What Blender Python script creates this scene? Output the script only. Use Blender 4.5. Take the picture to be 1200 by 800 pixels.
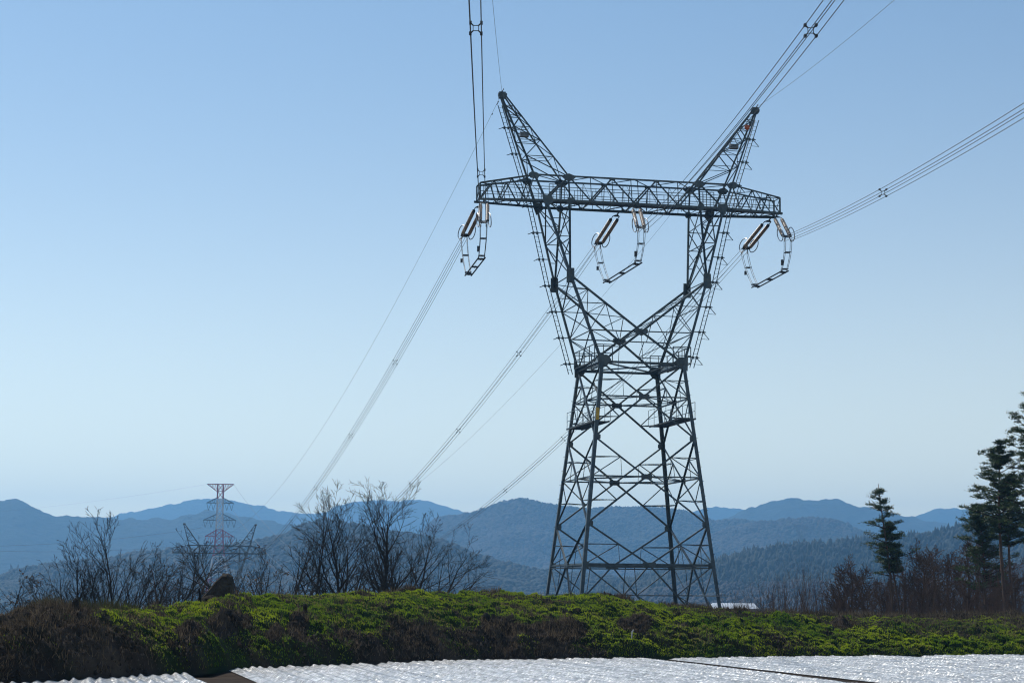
import bpy, math, random
import numpy as np
from mathutils import Vector, Matrix

for o in list(bpy.data.objects): bpy.data.objects.remove(o)
SC = bpy.context.scene
COL = SC.collection
# ------------------------------------------------------------------ camera
EYE = 2.2
PITCH, ROLL, FPX = 0.12436, 0.00733, 2360.56
F3 = np.array([0, math.cos(PITCH), math.sin(PITCH)])
U3 = np.array([0, -math.sin(PITCH), math.cos(PITCH)])
R3 = np.array([1., 0, 0])
RR = math.cos(ROLL)*R3 + math.sin(ROLL)*U3
UU = -math.sin(ROLL)*R3 + math.cos(ROLL)*U3
cam = bpy.data.cameras.new('camera'); camo = bpy.data.objects.new('camera', cam); COL.objects.link(camo)
M = Matrix.Identity(4)
for i in range(3):
    M[i][0] = RR[i]; M[i][1] = UU[i]; M[i][2] = -F3[i]
M[2][3] = EYE
camo.matrix_world = M
cam.sensor_fit = 'HORIZONTAL'; cam.sensor_width = 36; cam.lens = 36*FPX/1200
cam.clip_start = 0.1; cam.clip_end = 40000
SC.camera = camo
# ------------------------------------------------------------------ sky and sun
SUN_AZ, SUN_EL = math.radians(-38), math.radians(50)     # azimuth from +Y, negative to the left
W = bpy.data.worlds.new('World'); SC.world = W; W.use_nodes = True
nt = W.node_tree; nt.nodes.clear()
wo = nt.nodes.new('ShaderNodeOutputWorld'); bg = nt.nodes.new('ShaderNodeBackground'); sk = nt.nodes.new('ShaderNodeTexSky')
sk.sky_type = 'NISHITA'; sk.sun_disc = False; sk.sun_elevation = SUN_EL; sk.sun_rotation = SUN_AZ
sk.air_density = 1.0; sk.dust_density = 0.7; sk.ozone_density = 2.2
bg.inputs[1].default_value = 0.094
wb = nt.nodes.new('ShaderNodeMix'); wb.data_type = 'RGBA'; wb.blend_type = 'MULTIPLY'; wb.inputs[0].default_value = 1
wb.inputs[7].default_value = (.80, .985, 1.06, 1)      # white balance of the sky light
nt.links.new(sk.outputs[0], wb.inputs[6]); 
# pale aerosol glow painted into the sky colour low over the horizon, all round
tcw = nt.nodes.new('ShaderNodeTexCoord'); sxyz = nt.nodes.new('ShaderNodeSeparateXYZ'); nt.links.new(tcw.outputs['Generated'], sxyz.inputs[0])
def wm(op, a, b=None, clamp=False):
    n_ = nt.nodes.new('ShaderNodeMath'); n_.operation = op; n_.use_clamp = clamp
    for i_, v_ in enumerate((a, b)):
        if v_ is None: continue
        if isinstance(v_, (int, float)): n_.inputs[i_].default_value = v_
        else: nt.links.new(v_, n_.inputs[i_])
    return n_.outputs[0]
AERO_GLOW = (12.4, 9.6, 4.9)
fz = wm('POWER', 2.71828, wm('MULTIPLY', wm('MAXIMUM', sxyz.outputs[2], 0.0), -1/.088)); fz = wm('MULTIPLY', fz, 1.5)
sc_ = nt.nodes.new('ShaderNodeVectorMath'); sc_.operation = 'SCALE'; sc_.inputs[0].default_value = AERO_GLOW; nt.links.new(fz, sc_.inputs['Scale'])
ad_ = nt.nodes.new('ShaderNodeVectorMath'); ad_.operation = 'ADD'; nt.links.new(wb.outputs[2], ad_.inputs[0]); nt.links.new(sc_.outputs[0], ad_.inputs[1])
nt.links.new(ad_.outputs[0], bg.inputs[0]); nt.links.new(bg.outputs[0], wo.inputs[0])
sl = bpy.data.lights.new('sun', 'SUN'); sl.energy = 4.2; sl.angle = math.radians(0.5); sl.color = (1, .95, .87)
so = bpy.data.objects.new('sun', sl); COL.objects.link(so)
sd = Vector((math.sin(SUN_AZ)*math.cos(SUN_EL), math.cos(SUN_AZ)*math.cos(SUN_EL), math.sin(SUN_EL)))
so.rotation_euler = sd.to_track_quat('Z', 'Y').to_euler(); so.location = (-60, 60, 90)
SC.view_settings.view_transform = 'Standard'; SC.view_settings.look = 'None'
SC.view_settings.exposure = 0.0; SC.view_settings.gamma = 1
SC.view_settings.use_curve_mapping = False
SC.cycles.volume_bounces = 1; SC.cycles.filter_width = 1.15
HAZE_DENSITY = 0.00019
# ------------------------------------------------------------------ helpers
rnd = random.Random(7)
NR = np.random.default_rng(11)
def at(u, v, Y):
    d = F3 + (u-600)/FPX*RR - (v-400)/FPX*UU
    d = d*(Y/d[1]); return np.array([d[0], d[1], d[2]+EYE])
def hor(u): return 690.7 + 0.00733*u
def hz(v, u, Y): return EYE - (v-hor(u))/FPX*Y      # world height seen at picture row v
def hx(u, Y): return at(u, hor(u), Y)[0]

def hsh(ix, iy, s):
    n = (ix.astype(np.int64)*374761393 + iy.astype(np.int64)*668265263 + s*974634777) & 0x7fffffff
    n = ((n ^ (n >> 13))*1274126177) & 0x7fffffff
    n = (n ^ (n >> 16)) & 0xffffff
    return n/float(0xffffff)
def vn(x, y, s=0):
    x = np.asarray(x, float); y = np.asarray(y, float)
    ix = np.floor(x); iy = np.floor(y); fx = x-ix; fy = y-iy
    fx = fx*fx*(3-2*fx); fy = fy*fy*(3-2*fy)
    a = hsh(ix, iy, s); b = hsh(ix+1, iy, s); c = hsh(ix, iy+1, s); d = hsh(ix+1, iy+1, s)
    return (a*(1-fx)+b*fx)*(1-fy) + (c*(1-fx)+d*fx)*fy
def fbm(x, y, s=0, o=4):
    t = 0; a = .5; n = 0
    for k in range(o):
        t = t + a*vn(x*2**k, y*2**k, s+k*7); n += a; a *= .5
    return t/n*2-1
def worley(x, y, s=0):
    ix = np.floor(x); iy = np.floor(y); best = np.full(np.shape(x), 9.)
    bid = np.zeros(np.shape(x))
    for dx in (-1, 0, 1):
        for dy in (-1, 0, 1):
            jx = ix+dx; jy = iy+dy
            px = jx+hsh(jx, jy, s); py = jy+hsh(jx, jy, s+5)
            d = (px-x)**2+(py-y)**2; m = d < best
            best = np.where(m, d, best); bid = np.where(m, hsh(jx, jy, s+9), bid)
    return np.sqrt(best), bid
def sstep(a, b, x):
    t = np.clip((x-a)/(b-a), 0, 1); return t*t*(3-2*t)

def mesh_np(name, V, Fq, mat, parent=None, smooth=False, col=None):
    V = np.asarray(V, np.float32); me = bpy.data.meshes.new(name)
    Fq = np.asarray(Fq, np.int32); n = Fq.shape[1]
    me.vertices.add(len(V)); me.vertices.foreach_set('co', V.ravel())
    me.loops.add(Fq.size); me.loops.foreach_set('vertex_index', Fq.ravel())
    me.polygons.add(len(Fq)); me.polygons.foreach_set('loop_start', np.arange(0, Fq.size, n, dtype=np.int32))
    me.polygons.foreach_set('loop_total', np.full(len(Fq), n, np.int32))
    if smooth: me.polygons.foreach_set('use_smooth', np.ones(len(Fq), bool))
    me.update(calc_edges=True)
    if col is not None:
        ca = me.color_attributes.new('tint', 'FLOAT_COLOR', 'POINT')
        c4 = np.ones((len(V), 4), np.float32); c4[:, :3] = col; ca.data.foreach_set('color', c4.ravel())
    me.materials.append(mat)
    o = bpy.data.objects.new(name, me); COL.objects.link(o)
    if parent: o.parent = parent
    return o
def grid_faces(nx, ny):
    i = np.arange(nx-1)[None, :]+np.arange(ny-1)[:, None]*nx; i = i.ravel()
    return np.stack([i, i+1, i+1+nx, i+nx], 1)

class MB:
    def __init__(s): s.v = []; s.f = []
    def add(s, vs, fs):
        b = len(s.v); s.v += [tuple(map(float, p)) for p in vs]; s.f += [tuple(b+i for i in f) for f in fs]
    def prism(s, prof, p, q, up):
        p = Vector(p); q = Vector(q); d = q-p
        if d.length < 1e-5: return
        d.normalize(); up = Vector(up)
        a = up.cross(d)
        if a.length < 1e-3: a = Vector((1, 0, 0)).cross(d)
        if a.length < 1e-3: a = Vector((0, 1, 0)).cross(d)
        a.normalize(); b = d.cross(a); n = len(prof)
        vs = [p+a*x+b*y for x, y in prof]+[q+a*x+b*y for x, y in prof]
        fs = [(i, (i+1) % n, n+(i+1) % n, n+i) for i in range(n)]
        fs += [tuple(range(n-1, -1, -1)), tuple(range(n, 2*n))]
        s.add(vs, fs)
    def ang(s, p, q, w=.1, up=(0, 0, 1), t=None, fx=1, fy=1, k=.74):    # rolled steel angle
        w = w*k; t = t or w*.16; h = w*.35
        pr = [(-h, -h), (w-h, -h), (w-h, t-h), (t-h, t-h), (t-h, w-h), (-h, w-h)]
        pr = [(x*fx, y*fy) for x, y in pr]
        if fx*fy < 0: pr = pr[::-1]
        s.prism(pr, p, q, up)
    def bar(s, p, q, w=.05, h=None, up=(0, 0, 1)):
        h = h or w; s.prism([(-w/2, -h/2), (w/2, -h/2), (w/2, h/2), (-w/2, h/2)], p, q, up)
    def rod(s, p, q, r=.03, n=6, up=(0, 0, 1)):
        s.prism([(r*math.cos(2*math.pi*i/n), r*math.sin(2*math.pi*i/n)) for i in range(n)], p, q, up)
    def box(s, c, sx, sy, sz):
        x, y, z = c; s.bar((x, y, z-sz/2), (x, y, z+sz/2), sx, sy, up=(0, 1, 0))
    def plate(s, c, pts, nrm, t=.03):     # polygon pts (list of Vectors) thickened along nrm
        n = Vector(nrm).normalized()*t/2; pts = [Vector(p) for p in pts]; k = len(pts)
        vs = [p-n for p in pts]+[p+n for p in pts]
        fs = [tuple(range(k-1, -1, -1)), tuple(range(k, 2*k))]+[(i, (i+1) % k, k+(i+1) % k, k+i) for i in range(k)]
        s.add(vs, fs)
    def tube(s, pts, r, n=6, closed=False):
        pts = [Vector(p) for p in pts]; m = len(pts); rs = r if isinstance(r, (list, tuple)) else [r]*m
        a = None; vs = []
        for i, p in enumerate(pts):
            if closed: d = pts[(i+1) % m]-pts[i-1]
            else: d = pts[min(i+1, m-1)]-pts[max(i-1, 0)]
            d.normalize()
            if a is None:
                a = d.cross(Vector((0, 0, 1)))
                if a.length < .1: a = d.cross(Vector((1, 0, 0)))
            a = a-d*a.dot(d); a.normalize(); b = d.cross(a)
            for k in range(n):
                t = 2*math.pi*k/n; vs.append(p+(a*math.cos(t)+b*math.sin(t))*rs[i])
        fs = []
        for i in range(m if closed else m-1):
            j = (i+1) % m
            for k in range(n): fs.append((i*n+k, i*n+(k+1) % n, j*n+(k+1) % n, j*n+k))
        if not closed: fs += [tuple(range(n-1, -1, -1)), tuple((m-1)*n+k for k in range(n))]
        s.add(vs, fs)
    def build(s, name, mat, parent=None, smooth=False):
        me = bpy.data.meshes.new(name); me.from_pydata(s.v, [], s.f); me.update()
        if smooth: me.polygons.foreach_set('use_smooth', [True]*len(me.polygons))
        me.materials.append(mat); o = bpy.data.objects.new(name, me); COL.objects.link(o)
        if parent: o.parent = parent
        return o
def empty(name, loc=(0, 0, 0), rz=0):
    o = bpy.data.objects.new(name, None); COL.objects.link(o); o.location = loc; o.rotation_euler = (0, 0, rz)
    o.empty_display_size = .3; return o
def tag(o, label=None, cat=None, group=None, kind=None):
    if label: o['label'] = label
    if cat: o['category'] = cat
    if group: o['group'] = group
    if kind: o['kind'] = kind
    return o
def copy_tree(o, parent=None):
    c = o.copy(); COL.objects.link(c)
    if parent: c.parent = parent
    for ch in list(o.children): copy_tree(ch, c)
    return c

# ------------------------------------------------------------------ materials
def mat(name, col=(.5, .5, .5), rough=.6, metal=0, var=None, scale=5, bump=0, bscale=40, attr=False, trans=0, spec=.5, coord='Object', bdist=.05):
    m = bpy.data.materials.new(name); m.use_nodes = True; n = m.node_tree; L = n.links
    b = n.nodes['Principled BSDF']; out = n.nodes['Material Output']
    b.inputs['Base Color'].default_value = (*col, 1); b.inputs['Roughness'].default_value = rough
    b.inputs['Metallic'].default_value = metal; b.inputs['Specular IOR Level'].default_value = spec
    tc = n.nodes.new('ShaderNodeTexCoord'); src = None
    if attr:
        a = n.nodes.new('ShaderNodeAttribute'); a.attribute_name = 'tint'; src = a.outputs['Color']
    if var:
        t = n.nodes.new('ShaderNodeTexNoise'); t.inputs['Scale'].default_value = scale; t.inputs['Detail'].default_value = 6
        L.new(tc.outputs[coord], t.inputs['Vector'])
        r = n.nodes.new('ShaderNodeValToRGB'); r.color_ramp.elements[0].position = .35; r.color_ramp.elements[1].position = .65
        r.color_ramp.elements[0].color = (*col, 1); r.color_ramp.elements[1].color = (*var, 1)
        L.new(t.outputs['Fac'], r.inputs[0]); src = r.outputs[0]
    if src: L.new(src, b.inputs['Base Color'])
    if bump:
        t2 = n.nodes.new('ShaderNodeTexNoise'); t2.inputs['Scale'].default_value = bscale; t2.inputs['Detail'].default_value = 5
        L.new(tc.outputs[coord], t2.inputs['Vector'])
        bp = n.nodes.new('ShaderNodeBump'); bp.inputs['Strength'].default_value = bump; bp.inputs['Distance'].default_value = bdist
        L.new(t2.outputs['Fac'], bp.inputs['Height']); L.new(bp.outputs[0], b.inputs['Normal'])
    if trans:
        tr = n.nodes.new('ShaderNodeBsdfTranslucent'); mx = n.nodes.new('ShaderNodeMixShader'); mx.inputs[0].default_value = trans
        if src: L.new(src, tr.inputs[0])
        else: tr.inputs[0].default_value = (*col, 1)
        L.new(b.outputs[0], mx.inputs[1]); L.new(tr.outputs[0], mx.inputs[2]); L.new(mx.outputs[0], out.inputs[0])
    return m
STEEL = mat('galvanised_steel', (.036, .056, .070), .45, .35, var=(.075, .10, .115), scale=2.5, bump=.15, bscale=30)
STEELD = mat('weathered_steel', (.04, .05, .055), .6, .3, var=(.06, .075, .08), scale=2)
STEELL = mat('bright_steel', (.42, .44, .46), .42, .7, var=(.30, .32, .34), scale=2)
ALU = mat('aluminium_conductor', (.20, .21, .22), .5, .3, var=(.15, .16, .17), scale=3)
WIRE = mat('aged_conductor', (.10, .11, .12), .5, .4)
FITT = mat('dark_clamp', (.03, .03, .033), .5, .3)
BROWN = mat('brown_porcelain', (.42, .32, .235), .35, 0, var=(.33, .25, .18), scale=6)
ORANGE = mat('orange_plastic', (.62, .13, .03), .5, var=(.5, .10, .025), scale=8)
YELLOW = mat('yellow_paint', (.65, .40, .03), .5, var=(.5, .32, .04), scale=9)
GREYBOX = mat('grey_cabinet', (.13, .14, .15), .5, .2, var=(.18, .19, .2), scale=5)
REDP = mat('red_paint', (.42, .03, .03), .6, var=(.34, .025, .025), scale=2)
WHITEP = mat('white_paint', (.78, .78, .78), .6, var=(.52, .52, .52), scale=2)
BARK = mat('bark', (.028, .022, .018), .9, var=(.055, .045, .036), scale=9, bump=.5, bscale=60, spec=.15)
BARKR = mat('reddish_twigs', (.115, .072, .052), .9, var=(.08, .052, .04), spec=.1, scale=9)
PINEBARK = mat('pine_bark', (.13, .075, .05), .9, var=(.07, .05, .04), scale=4, bump=.5, bscale=30)
NEEDLE = mat('pine_needles', attr=True, rough=.55, trans=.3)
DRYLEAF = mat('dry_leaf', (.07, .045, .03), .8, var=(.12, .075, .045), scale=9, trans=.2)
SOIL = mat('field_soil', (.03, .021, .015), .95, var=(.055, .04, .028), scale=3, bump=.8, bscale=14, spec=.05)
GRASS = mat('grass_blades', attr=True, rough=.6, spec=.2, trans=.5)
DRYG = mat('dry_grass_blades', attr=True, rough=.9, spec=.05, trans=.2)
BANK = mat('bank_turf', attr=True, rough=.95, spec=.05, bump=.9, bscale=26, bdist=.08)
ROCK = mat('dark_rock', (.03, .023, .017), .95, spec=.1, var=(.075, .06, .045), scale=2.2, bump=1, bscale=9, bdist=.15)
STUMPW = mat('stump_wood', (.012, .010, .008), .95, spec=.1, var=(.03, .024, .019), scale=5, bump=.8, bscale=20)
ROOF = mat('pale_roof_sheet', (.62, .66, .70), .4, .1, var=(.5, .54, .58), scale=1)
WALLG = mat('grey_wall', (.3, .31, .32), .8, var=(.25, .26, .27), scale=1)
DARKO = mat('dark_opening', (.03, .03, .035), .6)
def film_mat():
    m = mat('mulch_film', (.72, .73, .74), .24, 0, spec=.8)
    n = m.node_tree; L = n.links; b = n.nodes['Principled BSDF']; tc = n.nodes.new('ShaderNodeTexCoord')
    mp = n.nodes.new('ShaderNodeMapping'); mp.inputs['Scale'].default_value = (1, .8, 1)
    L.new(tc.outputs['Object'], mp.inputs[0])
    t = n.nodes.new('ShaderNodeTexNoise'); t.inputs['Scale'].default_value = 7; t.inputs['Detail'].default_value = 7; t.inputs['Distortion'].default_value = 1.2
    L.new(mp.outputs[0], t.inputs[0])
    t2 = n.nodes.new('ShaderNodeTexVoronoi'); t2.inputs['Scale'].default_value = 9; L.new(mp.outputs[0], t2.inputs['Vector'])
    ad = n.nodes.new('ShaderNodeMath'); ad.operation = 'ADD'; L.new(t.outputs['Fac'], ad.inputs[0]); L.new(t2.outputs['Distance'], ad.inputs[1])
    bp = n.nodes.new('ShaderNodeBump'); bp.inputs['Strength'].default_value = .8; bp.inputs['Distance'].default_value = .05
    L.new(ad.outputs[0], bp.inputs['Height']); L.new(bp.outputs[0], b.inputs['Normal'])
    t3 = n.nodes.new('ShaderNodeTexNoise'); t3.inputs['Scale'].default_value = 1.3; t3.inputs['Detail'].default_value = 6; L.new(tc.outputs['Object'], t3.inputs[0])
    r = n.nodes.new('ShaderNodeValToRGB'); e = r.color_ramp.elements
    e[0].position = .3; e[0].color = (.27, .27, .255, 1); e[1].position = .62; e[1].color = (.52, .525, .52, 1)
    L.new(t3.outputs['Fac'], r.inputs[0]); L.new(r.outputs[0], b.inputs['Base Color'])
    return m
FILM = film_mat()

# ================================================================== THE GROUND
ED_U = [-700, 12, 222, 272, 460, 540, 740, 1060, 1200, 1900]
ED_V = [812, 800, 788, 783, 776, 773, 771, 768, 767, 762]
def edge_y_u(u):
    v = np.interp(u, ED_U, ED_V); return EYE*FPX/(v-hor(u))
_xs = np.array([hx(u, float(edge_y_u(u))) for u in ED_U]); _ys = np.array([float(edge_y_u(u)) for u in ED_U])
def edge_y(x): return np.interp(x, _xs, _ys)
CR_U = [-700, 0, 12, 22, 40, 60, 130, 205, 250, 272, 370, 440, 480, 520, 560, 640, 700, 730, 770, 850, 950, 1100, 1200, 1900]
CR_V = [790, 772, 762, 752, 738, 719, 719, 714, 711, 702, 702, 700, 696, 699, 698, 701, 698, 704, 711, 718, 723, 726, 725, 726]
def crest_z(x, y):
    u = 600+x/y*FPX; v = np.interp(u, CR_U, CR_V); return EYE-(v-hor(u))/FPX*y
def bank_z(x, y):
    """large shape of the bank: distance s behind the field edge"""
    e = edge_y(x); s = y-e; cz = crest_z(x, e+8)
    u = 600+x/np.maximum(y, 1)*FPX
    right = sstep(820, 950, u)           # the right end is a low even slope
    left = 1-sstep(90, 190, u)
    lo = np.interp(s, [0, .35, .9, 1.8, 3.2, 5.5, 8], [0, .14, .30, .46, .66, .88, 1.0])
    hi = np.interp(s, [0, .35, .9, 1.8, 3.2, 5.5, 8], [0, .05, .17, .34, .58, .85, 1.0])
    le = np.interp(s, [0, .35, .9, 1.8, 3.2, 5.5, 8], [0, .2, .45, .72, .9, .99, 1.0])
    k = lo*(1-right)*(1-left)+hi*right+le*left
    z = k*cz
    back = np.interp(s, [8, 10, 16, 24], [0, .1, .8, 1.0])
    return np.where(s < 0, 0, np.where(s <= 8, z, cz*(1-back)-1.1*back))
def ground_z(x, y):
    x = np.asarray(x, float); y = np.asarray(y, float)
    z = bank_z(x, y)
    far = np.interp(y, [-1e5, 90, 150, 300, 450, 700, 1500, 1e5], [0, 0, -.2, -9, -17.5, -22, -26, -30])
    side = np.interp(x/np.maximum(y, 60), [-.3, 0, .12, .3], [0, 0, .6, 1])*np.interp(y, [120, 260], [0, 1])
    far = far*(1-.55*side)
    n = fbm(x/40, y/40, 3)*1.2*np.interp(y, [95, 160], [0, 1])+fbm(x/6, y/6, 5)*.12*np.interp(np.abs(y), [82, 95], [0, 1])
    return z+far+n
def sp(a, n, k=5.0):
    t = np.linspace(-1, 1, n); return np.sinh(t*k)/math.sinh(k)*a
gx = sp(7000, 300, 6.0); gy = np.concatenate([-np.geomspace(600, 30, 14), np.linspace(-20, 40, 8), np.linspace(43, 98, 111), np.geomspace(99, 7900, 140)])
GX, GY = np.meshgrid(gx, gy)
GZ = ground_z(GX, GY)
inb = (GY > edge_y(GX)-.2) & (GY < edge_y(GX)+21) & (np.abs(GX) < 31)
GZ = np.where(inb, np.where(GY-edge_y(GX) < 20, GZ-1.3, GZ-.5), GZ) - .02
tag(mesh_np('ground', np.stack([GX, GY, GZ], -1).reshape(-1, 3), grid_faces(len(gx), len(gy)), SOIL, smooth=True), kind='structure')

# ---- the bank in fine relief
ridge_dir = np.array([.225, -.974])
def bank_fine(x, y):
    s = y-edge_y(x); u = 600+x/np.maximum(y, 1)*FPX
    z = bank_z(x, y)
    m = np.clip(s/.5, 0, 1); y0 = y; y = y+z*1.25
    w1, id1 = worley(x*1.5, y*1.05, 1); w2, id2 = worley(x*3.6, y*2.8, 2); w3, _ = worley(x*8.5, y*7, 4)
    lump = .19*np.sqrt(np.clip(1-(w1/.85)**2, 0, 1))*(.4+id1) + .15*np.sqrt(np.clip(1-(w2/.8)**2, 0, 1))*(.4+.9*id2)+.04*np.sqrt(np.clip(1-(w3/.8)**2, 0, 1))
    big = fbm(x/3.2, y/3.2, 21)*.16
    y = y0; crest = np.interp(s, [0, 2, 7, 9, 14], [1, 1, .62, .62, 1])
    rt = 1+.1*sstep(760, 880, u)*np.interp(s, [0, 5, 8], [1, 1, .5])
    fine = fbm(x*5, (y+z)*5, 25, 4)*.10; tot_ = (lump*rt-.10+big+fine)*m*crest; st = np.interp(s, [0, .2, 1.8, 3.2, 5], [0, .9, .8, .25, 0])
    return z+tot_*(1-.35*st), w1, id1, w2, -tot_*st*.85
def bank_mask(x, y):
    """how green the turf is at a spot: 0 bare earth or dead grass, 1 green"""
    s = y-edge_y(x); u = 600+x/np.maximum(y, 1)*FPX
    n = fbm(x/2.6, y/1.6, 31, 5); n2 = fbm(x/.7, y/.6, 37, 4)
    top = sstep(1.1, 2.8, s+n*1.1)
    g = top*.95 + (1-top)*np.clip(.30+1.2*n+.6*n2, 0, .85)
    right = sstep(720, 860, u); g = g*(1-right)+right*np.clip(.78+.9*n+.3*n2-.75*sstep(6.0, 8.2, s+n*1.4), 0, 1)
    g = g*(1-.75*sstep(.12, .45, n2)*top)
    g = np.maximum(g, sstep(430, 560, u)*.55*(1-sstep(.3, .9, s))*sstep(-.3, .2, n))
    left = 1-sstep(118, 150, u+n*25-sstep(3.2, 1.5, s)*60); g = g*(1-left)+left*np.clip(.05+.35*n2+.25*n, 0, .5)
    for (cu, cs, rw, rs) in EARTH:
        d = ((u-cu)/rw)**2+((s-cs)/rs)**2
        g = g*sstep(.5, 1.3, d+n2*.5)
    return np.clip(g, 0, 1)
EARTH = [(272, 2.9, 28, 1.5), (228, 2.2, 18, 1.0), (355, 2.2, 13, 1.3), (328, 1.6, 12, .8), (480, 8.4, 28, .8), (490, 1.0, 20, .9),
         (590, 1.5, 26, 1.6), (720, 8.3, 24, 1.2), (790, 8.5, 28, .8), (655, 1.6, 40, 1.1), (1100, 7.6, 60, .9), (985, 4.3, 14, 1.1), (745, 2.4, 22, .9)]
bs = np.concatenate([np.linspace(-.15, 1.0, 22)[:-1], np.linspace(1.0, 9.0, 150)[:-1], np.linspace(9, 22, 50)])
bx = np.linspace(-30, 31, 1150)
BX, BS = np.meshgrid(bx, bs); BY = edge_y(BX)+BS
BZ, bw1, bid1, bw2, boff = bank_fine(BX, BY)
# hollows, mounds
def mounds(x, y, z):
    s = y-edge_y(x); u = 600+x/y*FPX
    for (cu, cs, rw, rs, h) in MOUND:
        d = ((u-cu)/rw)**2+((s-cs)/rs)**2
        z = z+.75*h*np.exp(-d*1.2)*(1+.9*fbm(x*2.2, y*2.2, 51))
    return z
MOUND = [(266, 3.0, 8, .5, .36), (283, 2.3, 7, .5, .26), (228, 2.4, 10, .5, .24), (354, 2.6, 6, .5, .3), (328, 2.0, 7, .4, .2), (595, 1.1, 11, .9, -.45), (566, 1.4, 5, .5, .22), (612, 1.7, 6, .5, .16),
         (720, 8.2, 20, 1.0, .26), (790, 8.6, 18, .8, .2), (480, 8.4, 20, .7, .12), (1075, 7.6, 15, .6, .16), (1180, 7.9, 18, .6, .28), (1120, 7.8, 25, .5, .14), (985, 4.4, 10, .8, .25), (60, 4.5, 30, 2, .15), (655, 1.3, 40, .5, -.12),
         (915, 4.2, 20, 1.2, .32), (860, 3.2, 12, 1, .22), (1040, 3.6, 25, 1.0, .25), (760, 3.0, 12, .8, .25), (1130, 3.2, 22, 1.2, .24)]
BZ = mounds(BX, BY, BZ)
BZ = np.where(BS < .02, -.04, BZ)
g = bank_mask(BX, BY); nz = fbm(BX/1.1, BY/1.1, 61, 4)[..., None]; nz2 = fbm(BX*3, BY*3, 71, 3)[..., None]
earth = np.array([.034, .026, .020])*(1+.6*nz+.5*nz2)+np.array([.035, .027, .020])*sstep(.1, .5, fbm(BX/1.7, BY/1.2, 81))[..., None]
green = np.array([.022, .04, .008])*(1+.35*nz+.3*nz2)
colr = np.clip(earth*(1-g[..., None])+green*g[..., None], .008, 1)
tag(mesh_np('bank', np.stack([BX, BY+boff, BZ], -1).reshape(-1, 3), grid_faces(len(bx), len(bs)), BANK, smooth=True, col=colr.reshape(-1, 3)), kind='structure')

def bank_surface(x, y): return mounds(x, y, bank_fine(x, y)[0])
def blades(name, n, keep, hgt, wid, colf, matl, lab, smin=.1, smax=10.5, lean=.5, nseg=1, seed=5):
    r = np.random.default_rng(seed)
    x = r.uniform(-24, 26, n); s = r.uniform(smin, smax, n); y = edge_y(x)+s
    g = bank_mask(x, y); k = r.random(n) < keep(g, x, y, s); x, y, s, g = x[k], y[k], s[k], g[k]
    z, w1, id1, w2, off = bank_fine(x, y); z = mounds(x, y, z)
    if name == 'green_grass':
        q = r.random(len(x)) < np.clip(1.25-1.5*w2, .05, 1)*np.clip(1.3-.9*w1, .3, 1); x, y, s, g, z, id1, off = x[q], y[q], s[q], g[q], z[q], id1[q], off[q]
    n = len(x); h = hgt(g, id1, x, y, s)*r.uniform(.55, 1.25, n); w = wid*r.uniform(.7, 1.4, n)
    yk = y; y = y+off; a = r.uniform(0, 2*math.pi, n); dx, dy = np.cos(a), np.sin(a); l = r.uniform(.1, 1, n)*lean
    la = r.uniform(0, 2*math.pi, n)
    tip = np.stack([x+np.cos(la)*l*h, y+np.sin(la)*l*h, z+h*np.sqrt(np.clip(1-l*l*.6, .1, 1))], -1)
    fr = np.interp(s, [0, 1.8, 3.5], [.75, .65, 0])[:, None]*h[:, None]*np.array([[0, -.8, -.15]]); tip = tip+fr
    p0 = np.stack([x-dx*w, y-dy*w, z-.02], -1); p1 = np.stack([x+dx*w, y+dy*w, z-.02], -1)
    V = np.stack([p0, p1, tip], 1).reshape(-1, 3); c = colf(g, id1, x, y, r, n)
    o = mesh_np(name, V, np.arange(n*3).reshape(-1, 3), matl, col=np.repeat(c, 3, 0))
    return tag(o, lab, 'grass', kind='stuff')
def gcol(g, id1, x, y, r, n):
    a = np.array([.07, .16, .008]); b = np.array([.36, .44, .018]); d = np.array([.27, .22, .08])
    t = np.clip(fbm(x/1.5, y/1.2, 91)*.9+.5+r.normal(0, .2, n), 0, 1)[:, None]
    c = a*(1-t)+b*t; k = ((r.random(n) < .05+.5*sstep(.14, .4, fbm(x/1.3, y/.8, 93)))[:, None]); return np.where(k, d*r.uniform(.6, 1.1, (n, 1)), c)
blades('green_grass', 800000, lambda g, x, y, s: np.clip(g*1.3-.15, 0, 1), lambda g, i, x, y, s: .030+.030*i*g+.010, .013, gcol, GRASS, 'short bright green grass in clumps over the top and face of the bank', lean=.75)
def dcol(g, id1, x, y, r, n):
    a = np.array([.03, .023, .016]); b = np.array([.24, .18, .115]); t = r.random((n, 1)); return (a*(1-t)+b*t)*(.5+.7*vn(x/.8, y/.8, 4))[:, None]
blades('dead_grass', 300000, lambda g, x, y, s: np.clip(.72-g, 0, 1)*(.45+.55*sstep(.35, .6, vn(x/.9, y/.6, 17))), lambda g, i, x, y, s: .12+.16*i, .009, dcol, DRYG, 'grey brown dead grass and roots matted on the shaded face of the bank', lean=1.0, seed=9)
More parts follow.
